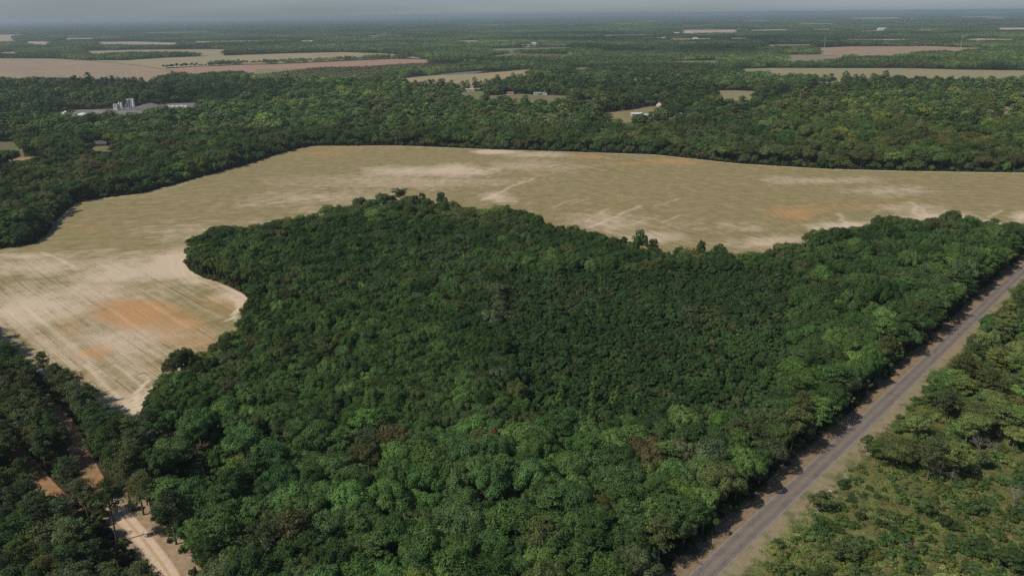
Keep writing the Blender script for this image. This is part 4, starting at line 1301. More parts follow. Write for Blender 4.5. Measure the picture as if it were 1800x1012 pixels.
def blocks(x, y, R, Hh):
    u, v, c = proj(np.array([(x, y, Hh * .93), (x, y, Hh * .6), (x, y, Hh * .35), (x - R * .7, y, Hh * .6), (x + R * .7, y, Hh * .6)]))
    q = np.c_[u, v]
    for o in OPEN:
        if u.min() > o[:, 0].max() or u.max() < o[:, 0].min() or v.min() > o[:, 1].max() or v.max() < o[:, 1].min(): continue
        if inside(q, o).any(): return True
    k = 1 / math.tan(SUN_EL)
    sh = np.array([(x + h * k * math.cos(SUN_AZ) - o_ * math.sin(SUN_AZ), y + h * k * math.sin(SUN_AZ) + o_ * math.cos(SUN_AZ), 0)
                   for h in (Hh * .95, Hh * .75, Hh * .55, Hh * .35) for o_ in (-.75 * R, 0, .75 * R)])
    u, v, c = proj(sh)
    q = np.c_[u, v]
    for o in (OPEN[0], OPEN[2], OPEN[3]):
        if inside(q, o).any(): return True
    return False


LIGHT = {'yellow green', 'fresh green', 'bright green', 'light olive', 'mid green', 'pale green'}
DARK = {'dark green', 'deep green', 'pine green'}


def tone_pick(w, x=0.0, y=0.0):
    """kinds of tree keep company: a slow pattern over the land favours light or dark ones"""
    k = list(w)
    a_ = float(fbm(np.array([x]), np.array([y]), 55, 3, 12.)[0]) - .5
    b_ = float(fbm(np.array([x]), np.array([y]), 40, 3, 31.)[0]) - .5
    p = np.array([w[a] * math.exp((9 if a in LIGHT else -7 if a in DARK else 0) * a_ + (10 * b_ if a in ('brownish olive', 'olive green', 'grey green') else 0)) for a in k], float)
    return k[rng.choice(len(k), p=p / p.sum())]


W_DEEP = {'dark green': 3, 'deep green': 4, 'mid green': 4, 'olive green': .8, 'fresh green': .5, 'grey green': .5, 'brownish olive': .04}
W_PLANT = {'dark green': 3, 'deep green': 4, 'mid green': 1.6, 'olive green': .4}
W_FRONT = {'dark green': 2, 'deep green': 3.5, 'mid green': 4.5, 'fresh green': 2, 'olive green': .5, 'yellow green': .12, 'brownish olive': .03, 'grey green': .15, 'bright green': .8}
W_ROAD = {'deep green': 3, 'mid green': 3, 'olive green': 1.4, 'grey green': .8, 'brownish olive': .08, 'bright green': .6, 'fresh green': 1}
W_EDGE = {'dark green': 2, 'deep green': 4, 'mid green': 3, 'yellow green': 1.0}
W_PINE = {'pine green': 5, 'grey green': 1.2, 'deep green': 2.4, 'olive green': .5}
W_SCRUBT = {'light olive': 4, 'mid green': 3, 'grey green': 1.5, 'olive green': 1.2, 'fresh green': 2, 'yellow green': 1}
W_FAR = {'dark green': 2, 'deep green': 4, 'mid green': 3.5, 'olive green': 1.6, 'yellow green': .8, 'grey green': 1.4, 'brownish olive': .25, 'fresh green': .6}

# candidates on a fine jittered grid over the near wedge
step = 1.9
gx = np.arange(-650, 720, step)
gy = np.arange(118, 960, step)
GX, GY = np.meshgrid(gx, gy)
cand = np.c_[GX.ravel(), GY.ravel()] + rng.uniform(-.9, .9, (GX.size, 2))
cu, cv, cc = proj(np.c_[cand, np.full(len(cand), 6.0)])
cand = cand[(cu > -150) & (cu < 1950) & (cv < 1120)]
dist_road = seg_dist(cand, ROAD_C)
sd = np.array([(np.cross(ROAD_C[-1] - ROAD_C[0], c - ROAD_C[0])) for c in cand])      # > 0 : wood side
right = sd < 0
dd_, foot_ = seg_dist(cand, ROAD_C, False, True)
# side of the nearest point of the road
tang = np.gradient(ROAD_C, axis=0)
ni = np.array([np.argmin(((ROAD_C - c) ** 2).sum(1)) for c in cand])
right = (tang[ni, 0] * (cand[:, 1] - ROAD_C[ni, 1]) - tang[ni, 1] * (cand[:, 0] - ROAD_C[ni, 0])) < 0
dist_field = seg_dist(cand, FIELD, True)
d_dirt = seg_dist(cand, DIRT_C)
d_lane = np.minimum(seg_dist(cand, LANE_C), seg_dist(cand, LANE2_C) + .8)
ok = ~inside(cand, FIELD)
ok &= np.where(right, dist_road > ROAD_W / 2 + 7.5, dist_road > ROAD_W / 2 + 4.4)
for c in CLEAR: ok &= ~inside(cand, c)
u_, v_, c_ = proj(np.c_[cand, np.full(len(cand), 8.0)])
n1 = fbm(cand[:, 0], cand[:, 1], 45, 4, 8.)
n2 = fbm(cand[:, 0], cand[:, 1], 30, 4, 2.)
order = rng.permutation(len(cand))
# the bigger crowns claim their ground first: three passes
for pas in range(3):
    for i in order:
        if not ok[i]: continue
        x, y = cand[i]
        u, v = u_[i], v_[i]
        q = rng.random()
        if right[i]:
            thick = np.clip((790 - v) / 200 + (n1[i] - .5) * 1.8, 0, 1)
            if y > 300: thick = 1
            if pas > 1 or q > thick * .4: continue
            kind = 'pine' if rng.random() < .3 else ('broad' if rng.random() < .75 else 'small')
            if kind == 'broad' and v < 800 and rng.random() < .35: kind = 'big'
            R = {'pine': rng.uniform(2.8, 4.4), 'broad': rng.uniform(2.8, 4.6), 'small': rng.uniform(1.7, 2.8), 'big': rng.uniform(4.2, 6)}[kind]
            Hh = {'pine': rng.uniform(9, 14), 'broad': rng.uniform(6, 9.5), 'small': rng.uniform(4, 6.5), 'big': rng.uniform(8.5, 12)}[kind]
            if y > 300: Hh *= 1.3
            w, reg, k = W_SCRUBT, 'scrub', .62
        elif y > 330 and (x < -200 or y > 520) and not (-150 < x < 230 and y < 500) or dist_field[i] < 1 and False:
            # woods beyond the field
            if dist_field[i] < 9:
                if pas == 1: kind, R, Hh = 'skirted', rng.uniform(4, 6.5), rng.uniform(7.5, 12)
                elif pas == 2: kind, R, Hh = 'skirted', rng.uniform(2.4, 3.6), rng.uniform(3.5, 6)
                else: continue
            elif pas == 0 and q < .85:
                kind, R, Hh = 'big', rng.uniform(6, 10.5), rng.uniform(11.5, 18)
            elif pas == 1:
                kind, R, Hh = ('broad', rng.uniform(4, 6), rng.uniform(9, 14)) if q < .85 else ('pine', rng.uniform(3, 4.2), rng.uniform(15, 19))
            elif pas == 2 and q < .5:
                kind, R, Hh = 'small', rng.uniform(2.4, 3.4), rng.uniform(6, 10)
            else: continue
            w, reg, k = W_FAR, 'beyond', .66
        elif x < -60 and (v > 540 and u < 310) and (d_dirt[i] < 14 or d_lane[i] < 30 or u < 235) and not (u > 262 and v < 900):
            # pines about the dirt road and the red lane
            lim = 5.2 if d_dirt[i] < d_lane[i] else 3.6
            e = d_dirt[i] if v > 880 else min(d_dirt[i], d_lane[i])
            if d_dirt[i] < 5.5 and v > 870: continue
            if d_lane[i] < 3.7: continue
            if pas == 0 and q < .7:
                kind, R, Hh = 'pine', rng.uniform(2.8, 4.0), rng.uniform(14, 18)
            elif pas == 1:
                kind, R, Hh = ('pine', rng.uniform(2.3, 3.2), rng.uniform(11, 15)) if q < .5 else ('broad', rng.uniform(2.6, 3.6), rng.uniform(7, 9))
            elif pas == 2 and q < .6 and d_lane[i] > 6:
                kind, R, Hh = 'small', rng.uniform(1.6, 2.4), rng.uniform(4, 7)
            else: continue
            w, reg, k = W_PINE, 'pines', .6
        else:
            if d_dirt[i] < 8.5 and v > 780: continue
            if d_lane[i] < 3.2 and u < 200: continue
            plant = (880 < u < 1400) and (470 < v < 735) and (abs(u - 1150) < 260 - (v - 600) * .3)
            nearroad = dist_road[i] < 34
            edge = dist_field[i] < 12
            front = v > 745
            if plant:
                if pas < 1: continue
                kind, R, Hh = ('small', rng.uniform(2.3, 3.2), rng.uniform(7.6, 9)) if q < .8 else ('broad', rng.uniform(2.9, 3.6), rng.uniform(8, 9.5))
                w, reg, k = W_PLANT, 'middle', .56
            elif nearroad:
                if pas == 0 and q < .6:
                    kind, R, Hh = ('big', rng.uniform(4.4, 6.4), rng.uniform(11, 15)) if q < .42 else ('pine', rng.uniform(3.6, 4.8), rng.uniform(14, 18))
                elif pas == 1: kind, R, Hh = 'broad', rng.uniform(3, 4.2), rng.uniform(8, 11)
                elif pas == 2: kind, R, Hh = 'small', rng.uniform(1.9, 2.8), rng.uniform(5, 8)
                else: continue
                w, reg, k = W_ROAD, 'roadside', .54
            elif front:
                gap = n2[i] < .4
                if gap and (pas < 2 or q > .25): continue
                if pas == 0 and q < .7:
                    kind, R, Hh = ('big', rng.uniform(4.8, 7.8), rng.uniform(11, 16.5)) if q < .62 else ('pine', rng.uniform(3.6, 5), rng.uniform(14, 18))
                elif pas == 1: kind, R, Hh = 'broad', rng.uniform(3, 4.6), rng.uniform(8.5, 12.5)
                elif pas == 2: kind, R, Hh = ('small', rng.uniform(1.8, 2.8), rng.uniform(5, 8))
                else: continue
                w, reg, k = W_FRONT, 'front', .62
            elif edge and y > 380 and pas < 2:
                if pas == 0 and q > .4: continue
                kind, R, Hh = ('big', rng.uniform(4, 6), rng.uniform(11, 14)) if pas == 0 else ('broad', rng.uniform(3, 4.4), rng.uniform(9.5, 12.5))
                w, reg, k = W_EDGE, 'edge', .55
            elif edge:
                if pas == 0 and q < .3: kind, R, Hh = 'broad', rng.uniform(3.8, 5), rng.uniform(9, 12)
                elif pas == 1: kind, R, Hh = 'skirted', rng.uniform(2.8, 4.4), rng.uniform(7, 10)
                elif pas == 2: kind, R, Hh = 'small', rng.uniform(1.8, 2.8), rng.uniform(5, 8)
                else: continue
                w, reg, k = W_EDGE, 'edge', .54
            else:
                if pas == 0 and q < .3: kind, R, Hh = 'big', rng.uniform(4, 5.4), rng.uniform(10, 13.5)
                elif pas == 1: kind, R, Hh = ('broad', rng.uniform(2.8, 4.2), rng.uniform(8.5, 12)) if q < .93 else ('pine', rng.uniform(2.8, 3.6), rng.uniform(11, 14))
                elif pas == 2: kind, R, Hh = 'small', rng.uniform(2, 3), rng.uniform(6.5, 9.5)
                else: continue
                w, reg, k = W_DEEP, 'deep', .54
        if not right[i] and u > 1370 and v < 570 and kind in ('big', 'broad', 'skirted') and rng.random() < .5:
            R, Hh = R * rng.uniform(1.15, 1.5), Hh * rng.uniform(1.2, 1.55)
        if not grid.ok(x, y, R, k): continue
        if dist_field[i] < R * .55: continue
        if dist_road[i] < ROAD_W / 2 + (4.4 + R * .46 if not right[i] else 6 + R * .3): continue
        if reg == 'beyond' and low_zone(np.array([(x, y)]))[0]: R, Hh = R * .6, Hh * .45
        if (v > 560 or u > 1500) and blocks(x, y, R, Hh):
            kind, R, Hh = 'small', rng.uniform(1.5, 2.2), rng.uniform(3, 4.6)
            if not grid.ok(x, y, R, k) or blocks(x, y, R, Hh): continue
        put(kind, x, y, R, Hh, tone_pick(w, x, y), reg)

# shrubs in the scrub and along the wood's skirts
sgrid = Grid(4.0)
sorder = [(big, i) for big in (True, False) for i in order]
for big, i in sorder:
    x, y = cand[i]
    u, v = u_[i], v_[i]
    q = rng.random()
    if right[i]:
        if not (ROAD_W / 2 + 5.2 < dist_road[i]) or y > 420: continue
        if big and (q > .1 or n2[i] < .45): continue
        if not big and n1[i] < .5 and q > .3: continue
        R = rng.uniform(1.7, 3.3) if big else rng.uniform(.6, 1.7)
        if dist_road[i] < ROAD_W / 2 + 6 + R and q > .35: continue
        if not sgrid.ok(x, y, R, .7): continue
        if blocks(x, y, R, R): continue
        sgrid.add(x, y, R)
        put('shrub', x, y, R, R * rng.uniform(.8, 1.35), tone_pick({'light olive': 6, 'fresh green': 2, 'mid green': 3, 'yellow green': 3, 'grey green': 1, 'pale green': .3, 'deep green': 1.5}, x, y), 'scrub')
    elif big: continue
    elif (dist_field[i] < 7 and ok[i] and y < 940 and q < .7) or (dist_road[i] < ROAD_W / 2 + 8.5 and ok[i] and q < .4) or (4.5 < d_dirt[i] < 9 and v > 850 and q < .35):
        R = rng.uniform(.9, 1.9)
        if not sgrid.ok(x, y, R, .75): continue
        sgrid.add(x, y, R)
        put('shrub', x, y, R, R * rng.uniform(1.0, 1.7), tone_pick(W_EDGE, x, y), 'skirt')

# ------------------------------------------------------------------ which trees stand as things of their own
FAMILY = {'skirted': 'broadleaf_tree', 'broad': 'broadleaf_tree', 'big': 'broadleaf_tree', 'small': 'broadleaf_tree', 'cone': 'conical_tree', 'pine': 'pine_tree', 'flatpine': 'pine_tree', 'shrub': 'shrub'}
LIMIT = {'broadleaf_tree': 298, 'conical_tree': 40, 'pine_tree': 298, 'shrub': 298}
pos = np.array([(t['x'], t['y'], t['H'] * .7) for t in trees])
tu, tv_, tc_ = proj(pos)
inframe = (tu > -10) & (tu < 1810) & (tv_ < 1020)
for t, a, b, c, f in zip(trees, tu, tv_, tc_, inframe):
    t['u'], t['v'], t['px'], t['in'] = a, b, FPX * t['R'] / c, f
# hidden ones: the crown's top is behind a nearer, taller crown
top = np.array([(t['x'], t['y'], t['H']) for t in trees])
Rr = np.array([t['R'] for t in trees])
hid = np.zeros(len(trees), bool)
camp = np.array([0, 0, CAM_H])
for i in range(len(trees)):
    if not inframe[i]: continue
    d = camp - top[i]
    L = np.linalg.norm(d)
    d /= L
    m = np.abs(top[:, 0] - top[i, 0]) + np.abs(top[:, 1] - top[i, 1]) < 26
    m[i] = False
    c = np.c_[top[m, :2], top[m, 2] * .62] - (top[i] + np.array([0, 0, -.5]))
    s = c @ d
    e = np.linalg.norm(c - s[:, None] * d, axis=1)
    hid[i] = ((s > 1) & (e < Rr[m] * .75)).any()
singles = {}
for fam in LIMIT:
    ids = [i for i, t in enumerate(trees) if FAMILY[t['kind']] == fam and inframe[i]]
    ids.sort(key=lambda i: (trees[i]['own'] is None, hid[i], -trees[i]['px']))
    ids = [i for i in ids if not hid[i] or trees[i]['own']]
    singles[fam] = ids[:LIMIT[fam]]

COLS = ['left edge', 'far left', 'left', 'left centre', 'middle left', 'middle right', 'right centre', 'right', 'far right', 'right edge']
ROWS = [(930, 'at the bottom'), (850, 'near the bottom'), (770, 'low down'), (690, 'below middle'), (610, 'just below middle'), (520, 'at mid height'), (440, 'above middle'), (-99, 'high up')]
WHERE = {'scrub': 'in the roadside scrub', 'beyond': 'beyond the field', 'pines': 'near the dirt road', 'middle': 'in the even wood',
         'roadside': 'beside the paved road', 'front': 'in the front wood', 'edge': 'on the field edge', 'deep': 'inside the wood', 'skirt': 'at the wood skirt', 'own': 'in the wood'}
GROUP = {'broadleaf_tree': 'broadleaf trees of the wood', 'pine_tree': 'pine trees about the wood and roads', 'conical_tree': 'pointed trees in the wood', 'shrub': 'shrubs of the scrub and verges'}
NOUN = {'broadleaf_tree': 'tree', 'pine_tree': 'pine', 'conical_tree': 'pointed tree', 'shrub': 'shrub'}
ORD = ['leftmost', 'second from left', 'third from left', 'fourth from left', 'fifth from left', 'sixth from left', 'seventh from left', 'eighth from left', 'ninth from left', 'tenth from left']


def size_word(t):
    f = FAMILY[t['kind']]
    s = t['R']
    if f == 'shrub': return 'large' if s > 1.6 else 'small' if s < 1.15 else ''
    return 'huge' if s > 5.6 else 'large' if s > 4.4 else 'small' if s < 2.9 else ''


def make_label(t, lead=''):
    f = FAMILY[t['kind']]
    col = COLS[int(np.clip(t['u'] / 180, 0, 9))]
    row = next(w for k, w in ROWS if t['v'] >= k)
    w = ' '.join(x for x in (lead, size_word(t), t['tone'], NOUN[f], WHERE[t['region']]) if x)
    return w + ', ' + col + ', ' + row


share = {}
for fam, ids in singles.items():
    for i in ids:
        if not trees[i]['own']:
            share.setdefault(make_label(trees[i]), []).append(i)
for lab, ids in share.items():
    ids.sort(key=lambda i: trees[i]['u'])
    for k, i in enumerate(ids):
        lead = '' if len(ids) == 1 else 'rightmost' if k == len(ids) - 1 else ORD[min(k, 9)]
        trees[i]['label'] = make_label(trees[i], lead)

single_set = set()
for fam, ids in singles.items():
    for i in ids:
        t = trees[i]
        single_set.add(i)
        k = KINDS[t['kind']][t['var']]
        e = empty(fam, (t['x'], t['y'], 0), t['rot'], t['s'])
        tag(e, t['own'] or t['label'], 'shrub' if fam == 'shrub' else 'tree', GROUP[fam])
        link('stem' if fam == 'shrub' else 'trunk', k['trunk'], e)
        c = link('foliage' if fam == 'shrub' else 'crown', k['crown'], e)
        c['leaf_tint'] = [float(a) for a in t['tint']] + [1.0]

REST = {'broadleaf_tree': ('woodland', 'the smaller trees of the wood that merge into one dark green canopy'),
        'pine_tree': ('pine_wood', 'the remaining pines that merge into the woods by the lanes'),
        'shrub': ('undergrowth', 'low bushes and weeds that merge along the wood edges and scrub')}
for fam, (nm, lab) in REST.items():
    ids = [i for i, t in enumerate(trees) if FAMILY[t['kind']] == fam and i not in single_set]
    if fam == 'pine_tree':
        pass
    ks = [k for k in KINDS if FAMILY[k] == fam]
    meshes, base = [], {}
    for k in ks:
        base[k] = len(meshes)
        meshes += [m['both'] for m in KINDS[k]]
    if not ids: continue
    T_ = [trees[i] for i in ids]
    mass(nm, lab, meshes, np.array([(t['x'], t['y'], 0) for t in T_]), np.array([base[t['kind']] + t['var'] for t in T_]), np.array([t['rot'] for t in T_]),
         np.array([t['s'] for t in T_]), np.array([t['tint'] for t in T_]))
print('near trees', {f: (len(s), sum(FAMILY[t['kind']] == f for t in trees)) for f, s in singles.items()})

# ------------------------------------------------------------------ woods farther off
def tints(n, w, x, y, amp=.5):
    k = list(w)
    p = np.array([w[a] for a in k], float)
    base = np.array([PAL[a] for a in k])[rng.choice(len(k), n, p=p / p.sum())]
    f = fbm(x, y, 260, 4, 5.) - .5
    return base * (1 + amp * f * 2 + rng.normal(0, .1, n))[:, None]


def wedge(y0, y1, step, pad):
    out = []
    y = y0
    while y < y1:
        hw = y * .70 + 60
        xs = np.arange(-hw, hw, step)
        out.append(np.c_[xs, np.full(len(xs), y)])
        y += step
    o = np.concatenate(out)
    o = o + rng.uniform(-.45, .45, o.shape) * step
    d = np.hypot(o[:, 0], o[:, 1])
    return o


pts = wedge(960, 1750, 11.5, 0)
pts = pts[clear_of(pts)]
u, v, c = proj(np.c_[pts, np.zeros(len(pts))])
pts = pts[(u > -120) & (u < 1920)]
n = len(pts)
pn = fbm(pts[:, 0], pts[:, 1], 170, 3, 4.)
isp = rng.random(n) < np.clip((pn - .52) * 3, .06, .8)
idx = np.where(isp, 5 + rng.integers(0, 3, n), rng.integers(0, 5, n))
s = rng.uniform(.75, 1.35, n) * np.where(rng.random(n) < .15, 1.35, 1)
s = np.where(low_zone(pts), s * .5, s)
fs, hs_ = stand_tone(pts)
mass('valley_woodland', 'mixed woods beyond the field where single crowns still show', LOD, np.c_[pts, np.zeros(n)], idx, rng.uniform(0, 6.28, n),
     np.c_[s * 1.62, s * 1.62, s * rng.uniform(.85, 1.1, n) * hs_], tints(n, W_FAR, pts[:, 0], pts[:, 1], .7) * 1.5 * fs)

far_pts, far_idx, far_s, far_t = [], [], [], []
for (y0, y1, st, base) in ((1750, 3600, 33, 0), (3600, 8500, 70, 5), (8500, 45500, 285, 10)):
    q = wedge(y0, y1, st, 0)
    for c in CLEAR:
        lo, hi = c.min(0) - st, c.max(0) + st
        m = (q[:, 0] > lo[0]) & (q[:, 0] < hi[0]) & (q[:, 1] > lo[1]) & (q[:, 1] < hi[1])
        k = np.ones(len(q), bool)
        if m.any():
            z = q[m]
            hit = inside(z, c)
            hit |= seg_dist(z, c, True) < st * .42
            k[m] = ~hit
        q = q[k]
    n = len(q)
    far_pts.append(q)
    far_idx.append(base + rng.integers(0, 5 if base < 10 else 4, n))
    hh = .75 + .6 * fbm(q[:, 0], q[:, 1], st * 9, 3, 6.)
    sx = rng.uniform(.98, 1.1, n)
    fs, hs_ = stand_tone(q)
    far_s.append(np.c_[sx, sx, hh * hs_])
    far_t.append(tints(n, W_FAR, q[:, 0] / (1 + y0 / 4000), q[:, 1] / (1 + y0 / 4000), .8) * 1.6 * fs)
q = np.concatenate(far_pts)
mass('far_forest', 'endless dark woods running out to the hazy skyline', PATCH1 + PATCH2 + PATCH3, np.c_[q, np.zeros(len(q))], np.concatenate(far_idx),
     rng.integers(0, 4, len(q)) * (math.pi / 2), np.concatenate(far_s), np.concatenate(far_t))
print('far', len(q), 'valley', n)

# hedgerow and orchards
line = smooth_line([P(*p)[:2] for p in [(288, 119.5), (330, 117.5), (380, 115.5), (430, 112.5), (500, 110), (560, 107.5), (620, 105.5), (695, 102.5)]], 6)
L = resample(line, 130)
L = L + rng.normal(0, 2.2, L.shape)
keep = fbm(L[:, 0], L[:, 1], 40, 3, 1.) > .36
L = L[keep]
n = len(L)
s = rng.uniform(.45, 1.0, n) * (0.7 + .6 * fbm(L[:, 0], L[:, 1], 90, 2, 9.))
mass('hedgerow', 'long dark hedgerow of bushy trees between the tan and red fields', LOD[:5], np.c_[L, np.zeros(n)], rng.integers(0, 5, n), rng.uniform(0, 6.28, n),
     np.c_[s * 1.3, s * 1.3, s], tints(n, {'dark green': 3, 'deep green': 2}, L[:, 0], L[:, 1], .2))
ob = []
for poly, sp1, sp2 in ((CLEAR[3], 13, 9), (CLEAR[5], 22, 14)):
    lo, hi = poly.min(0), poly.max(0)
    a, b = np.meshgrid(np.arange(lo[0], hi[0], sp1), np.arange(lo[1], hi[1], sp2))
    z = np.c_[a.ravel() + (b.ravel() - lo[1]) * .35, b.ravel()]
    ob.append(z[inside(z, poly)])
ob = np.concatenate(ob)
n = len(ob)
s = rng.uniform(.4, .55, n)
mass('orchard', 'rows of small round orchard trees on pale grass', LOD[:5], np.c_[ob, np.zeros(n)], rng.integers(0, 5, n), rng.uniform(0, 6.28, n),
     np.c_[s, s, s * .8], tints(n, {'olive green': 3, 'mid green': 2}, ob[:, 0], ob[:, 1], .1))

# grass and weeds of the scrub
gp = cand[right & (dist_road > ROAD_W / 2 + 4.5) & (cand[:, 1] < 420)]
gp = gp + rng.uniform(-.9, .9, gp.shape)
gp = np.concatenate([gp, gp + rng.uniform(-1.2, 1.2, gp.shape)])
n = len(gp)
rg = np.random.default_rng(77)
TUFT = []
for i in range(3):
    p = np.c_[rg.normal(0, .55, (130, 2)), rg.uniform(.02, .22, 130)]
    v_q = quad_cloud(p, unit(np.c_[rg.normal(0, .4, (130, 2)), rg.uniform(.5, 1, 130)]), np.full(130, .26), rg, .5)
    TUFT.append(mesh_np('weed_tuft', v_q[0], v_q[1], (M_LEAF,), None, rg.uniform(.7, 1.3, 130)))
s = rng.uniform(.5, 1.5, n)
tt = tints(n, {'yellow green': 4, 'light olive': 3, 'brownish olive': 2.5, 'olive green': 1.5}, gp[:, 0], gp[:, 1], .5) * 1.45
mass('grass', 'rank grass and weeds growing all over the scrub', TUFT, np.c_[gp, np.full(n, .02)], rng.integers(0, 3, n), rng.uniform(0, 6.28, n), np.c_[s, s, s], tt)
#--THINGS--
# ------------------------------------------------------------------ buildings, poles, plant
import bmesh


def bm_box(bm, x0, x1, y0, y1, z0, z1):
    v = [bm.verts.new(p) for p in ((x0, y0, z0), (x1, y0, z0), (x1, y1, z0), (x0, y1, z0), (x0, y0, z1), (x1, y0, z1), (x1, y1, z1), (x0, y1, z1))]
    for f in ((0, 3, 2, 1), (4, 5, 6, 7), (0, 1, 5, 4), (1, 2, 6, 5), (2, 3, 7, 6), (3, 0, 4, 7)):
        bm.faces.new([v[i] for i in f])


def bm_obj(name, bm, mat, parent=None):
    me = bpy.data.meshes.new(name)
    bm.to_mesh(me)
    bm.free()
    me.materials.append(mat)
    return link(name, me, parent)


def bm_prism(bm, w, d, z0, zr, over, thick):
    """gable roof slabs, ridge along x"""
    for s in (-1, 1):
        y = s * (d / 2 + over)
        sl = (zr - z0) / (d / 2)
        ze = z0 - sl * over
        pts = [(-w / 2 - over, y, ze), (w / 2 + over, y, ze), (w / 2 + over, 0, zr), (-w / 2 - over, 0, zr)]
        lo = [bm.verts.new(p) for p in pts]
        hi = [bm.verts.new((p[0], p[1], p[2] + thick)) for p in pts]
        fs = [lo[::-1], hi] + [(lo[i], lo[(i + 1) % 4], hi[(i + 1) % 4], hi[i]) for i in range(4)]
        for f in fs: bm.faces.new(f)
    bmesh.ops.recalc_face_normals(bm, faces=bm.faces)


M_WHITE = plain('white_siding', (0.6, 0.59, 0.57), 0.6, .06)
M_CREAM = plain('cream_siding', (0.55, 0.48, 0.4), 0.6, .08)
M_PINK = plain('pinkish_siding', (0.55, 0.42, 0.36), 0.6, .08)
M_BRICK = plain('brick', (0.28, 0.15, 0.11), 0.85, .2)
M_REDROOF = plain('red_roof', (0.36, 0.11, 0.08), 0.6, .15)
M_GREYROOF = plain('grey_roof', (0.3, 0.31, 0.33), 0.5, .12)
M_BLUEROOF = plain('blue_grey_roof', (0.33, 0.38, 0.45), 0.4, .08)
M_WHITEROOF = plain('white_metal_roof', (0.52, 0.5, 0.48), 0.4, .05)
M_DARKROOF = plain('dark_roof', (0.07, 0.065, 0.065), 0.8, .2)
M_BROWNROOF = plain('brown_roof', (0.2, 0.1, 0.075), 0.8, .2)
M_GLASS = plain('window_glass', (0.03, 0.035, 0.04), 0.15, .05)
M_DOOR = plain('door_paint', (0.12, 0.09, 0.07), 0.5, .1)
M_STEEL = plain('galvanised_steel', (0.5, 0.52, 0.54), 0.45, .1)
M_SILO = plain('silo_steel', (0.74, 0.75, 0.76), 0.4, .06)
M_POLE = plain('pole_concrete', (0.38, 0.37, 0.35), 0.7, .06)
M_WOOD = plain('weathered_wood', (0.2, 0.15, 0.1), 0.85, .25, 3)
M_CONC = plain('white_concrete', (0.62, 0.6, 0.57), 0.8, .08, .2)


def house(name, label, cat, u, v, w, d, h, rise, rot, wall, roof, wins=3, porch=False, flat=False):
    p = P(u, v)
    e = empty(name, (p[0], p[1], 0), math.radians(rot))
    tag(e, label, cat)
    bm = bmesh.new()
    bm_box(bm, -w / 2, w / 2, -d / 2, d / 2, -.2, h)
    for s in (-1, 1):      # gable ends
        x = s * w / 2
        f = [bm.verts.new((x, -d / 2, h)), bm.verts.new((x, d / 2, h)), bm.verts.new((x, 0, h + rise - .05))]
        g = [bm.verts.new((x - s * .15, q.co.y, q.co.z)) for q in f]
        bm.faces.new(f); bm.faces.new(g[::-1])
    bm_obj('wall', bm, wall, e)
    bm = bmesh.new()
    bm_prism(bm, w, d, h + .02, h + rise, .45, .14)
    bm_obj('roof', bm, roof, e)
    for k in range(wins):
        x = -w / 2 + (k + .7) * w / (wins + .4)
        bm = bmesh.new()
        bm_box(bm, x - .6, x + .6, -d / 2 - .05, -d / 2 + .02, 1.0, 2.2)
        bm_obj('window', bm, M_GLASS, e)
    bm = bmesh.new()
    bm_box(bm, w * .12 - .5, w * .12 + .5, -d / 2 - .06, -d / 2 + .02, 0.1, 2.1)
    bm_obj('door', bm, M_DOOR, e)
    if porch:
        bm = bmesh.new()
        bm_box(bm, w * .1, w * .48, -d / 2 - 3.0, -d / 2 - .01, h - .45, h - .28)
        bm_obj('porch_roof', bm, roof, e)
        for x in (w * .12, w * .46):
            bm = bmesh.new()
            bm_box(bm, x - .1, x + .1, -d / 2 - 2.9, -d / 2 - 2.7, 0, h - .46)
            bm_obj('post', bm, M_WHITE, e)
    return e


house('mobile_home', 'long white mobile home on a lawn among trees, upper middle of the photo', 'mobile home', 825, 161, 20, 6, 4.2, .7, 2, M_CREAM, M_WHITEROOF, 5)
house('house', 'brown roofed house half hidden by trees left of the white houses', 'house', 897, 166.5, 13, 8, 2.8, 2.4, -8, M_PINK, M_BROWNROOF, 3)
house('house', 'low white house with dark carport beside a smaller gabled white one', 'house', 945, 166.5, 14, 7, 3.2, 1.2, 4, M_WHITE, M_GREYROOF, 3, True)
house('house', 'small white gabled building right of the low white house', 'house', 957.5, 167, 6, 8, 3.4, 2.0, 94, M_WHITE, M_WHITEROOF, 1)
house('shed', 'tiny white shed at the lower edge of the lawn by the mobile home', 'shed', 857, 178, 4, 3, 2.2, .6, 10, M_WHITE, M_WHITEROOF, 1)
house('shed', 'small white shed beside the woods left of the mobile home', 'shed', 788, 163.5, 7, 4, 3, .8, 0, M_WHITE, M_WHITEROOF, 1)
house('long_shed', 'long white roofed shed on dry grass, centre right above the field', 'shed', 1118.5, 203.8, 15.5, 7, 3.2, 1.6, 0, M_CREAM, M_WHITEROOF, 4)
house('house', 'red roofed house with white gable behind the long shed', 'house', 1159, 186.5, 10, 8, 3.4, 3.4, 68, M_WHITE, M_REDROOF, 2, True)
house('house', 'grey roofed house among trees right of the long shed', 'house', 1190, 205.5, 13, 9, 2.6, 2.6, 20, M_WHITE, M_GREYROOF, 2)
house('shed', 'blue grey metal roofed open shed in the right hand woods', 'shed', 1682.5, 205.5, 13, 8, 3.8, 1.8, 0, M_DOOR, M_BLUEROOF, 2)
house('shed', 'small grey roofed shed left of the blue grey one in the woods', 'shed', 1625, 202, 8, 6, 2.8, 1.4, 12, M_WHITE, M_GREYROOF, 1)
house('house', 'little pale pink house among trees at the far right', 'house', 1716, 214, 5.5, 5, 3.2, 1.2, 8, M_PINK, M_CREAM, 1)
house('shed', 'tiny white hut above reddish soil in the right hand woods', 'shed', 1672, 219, 3, 3, 2.6, .8, 30, M_WHITE, M_WHITEROOF, 1)
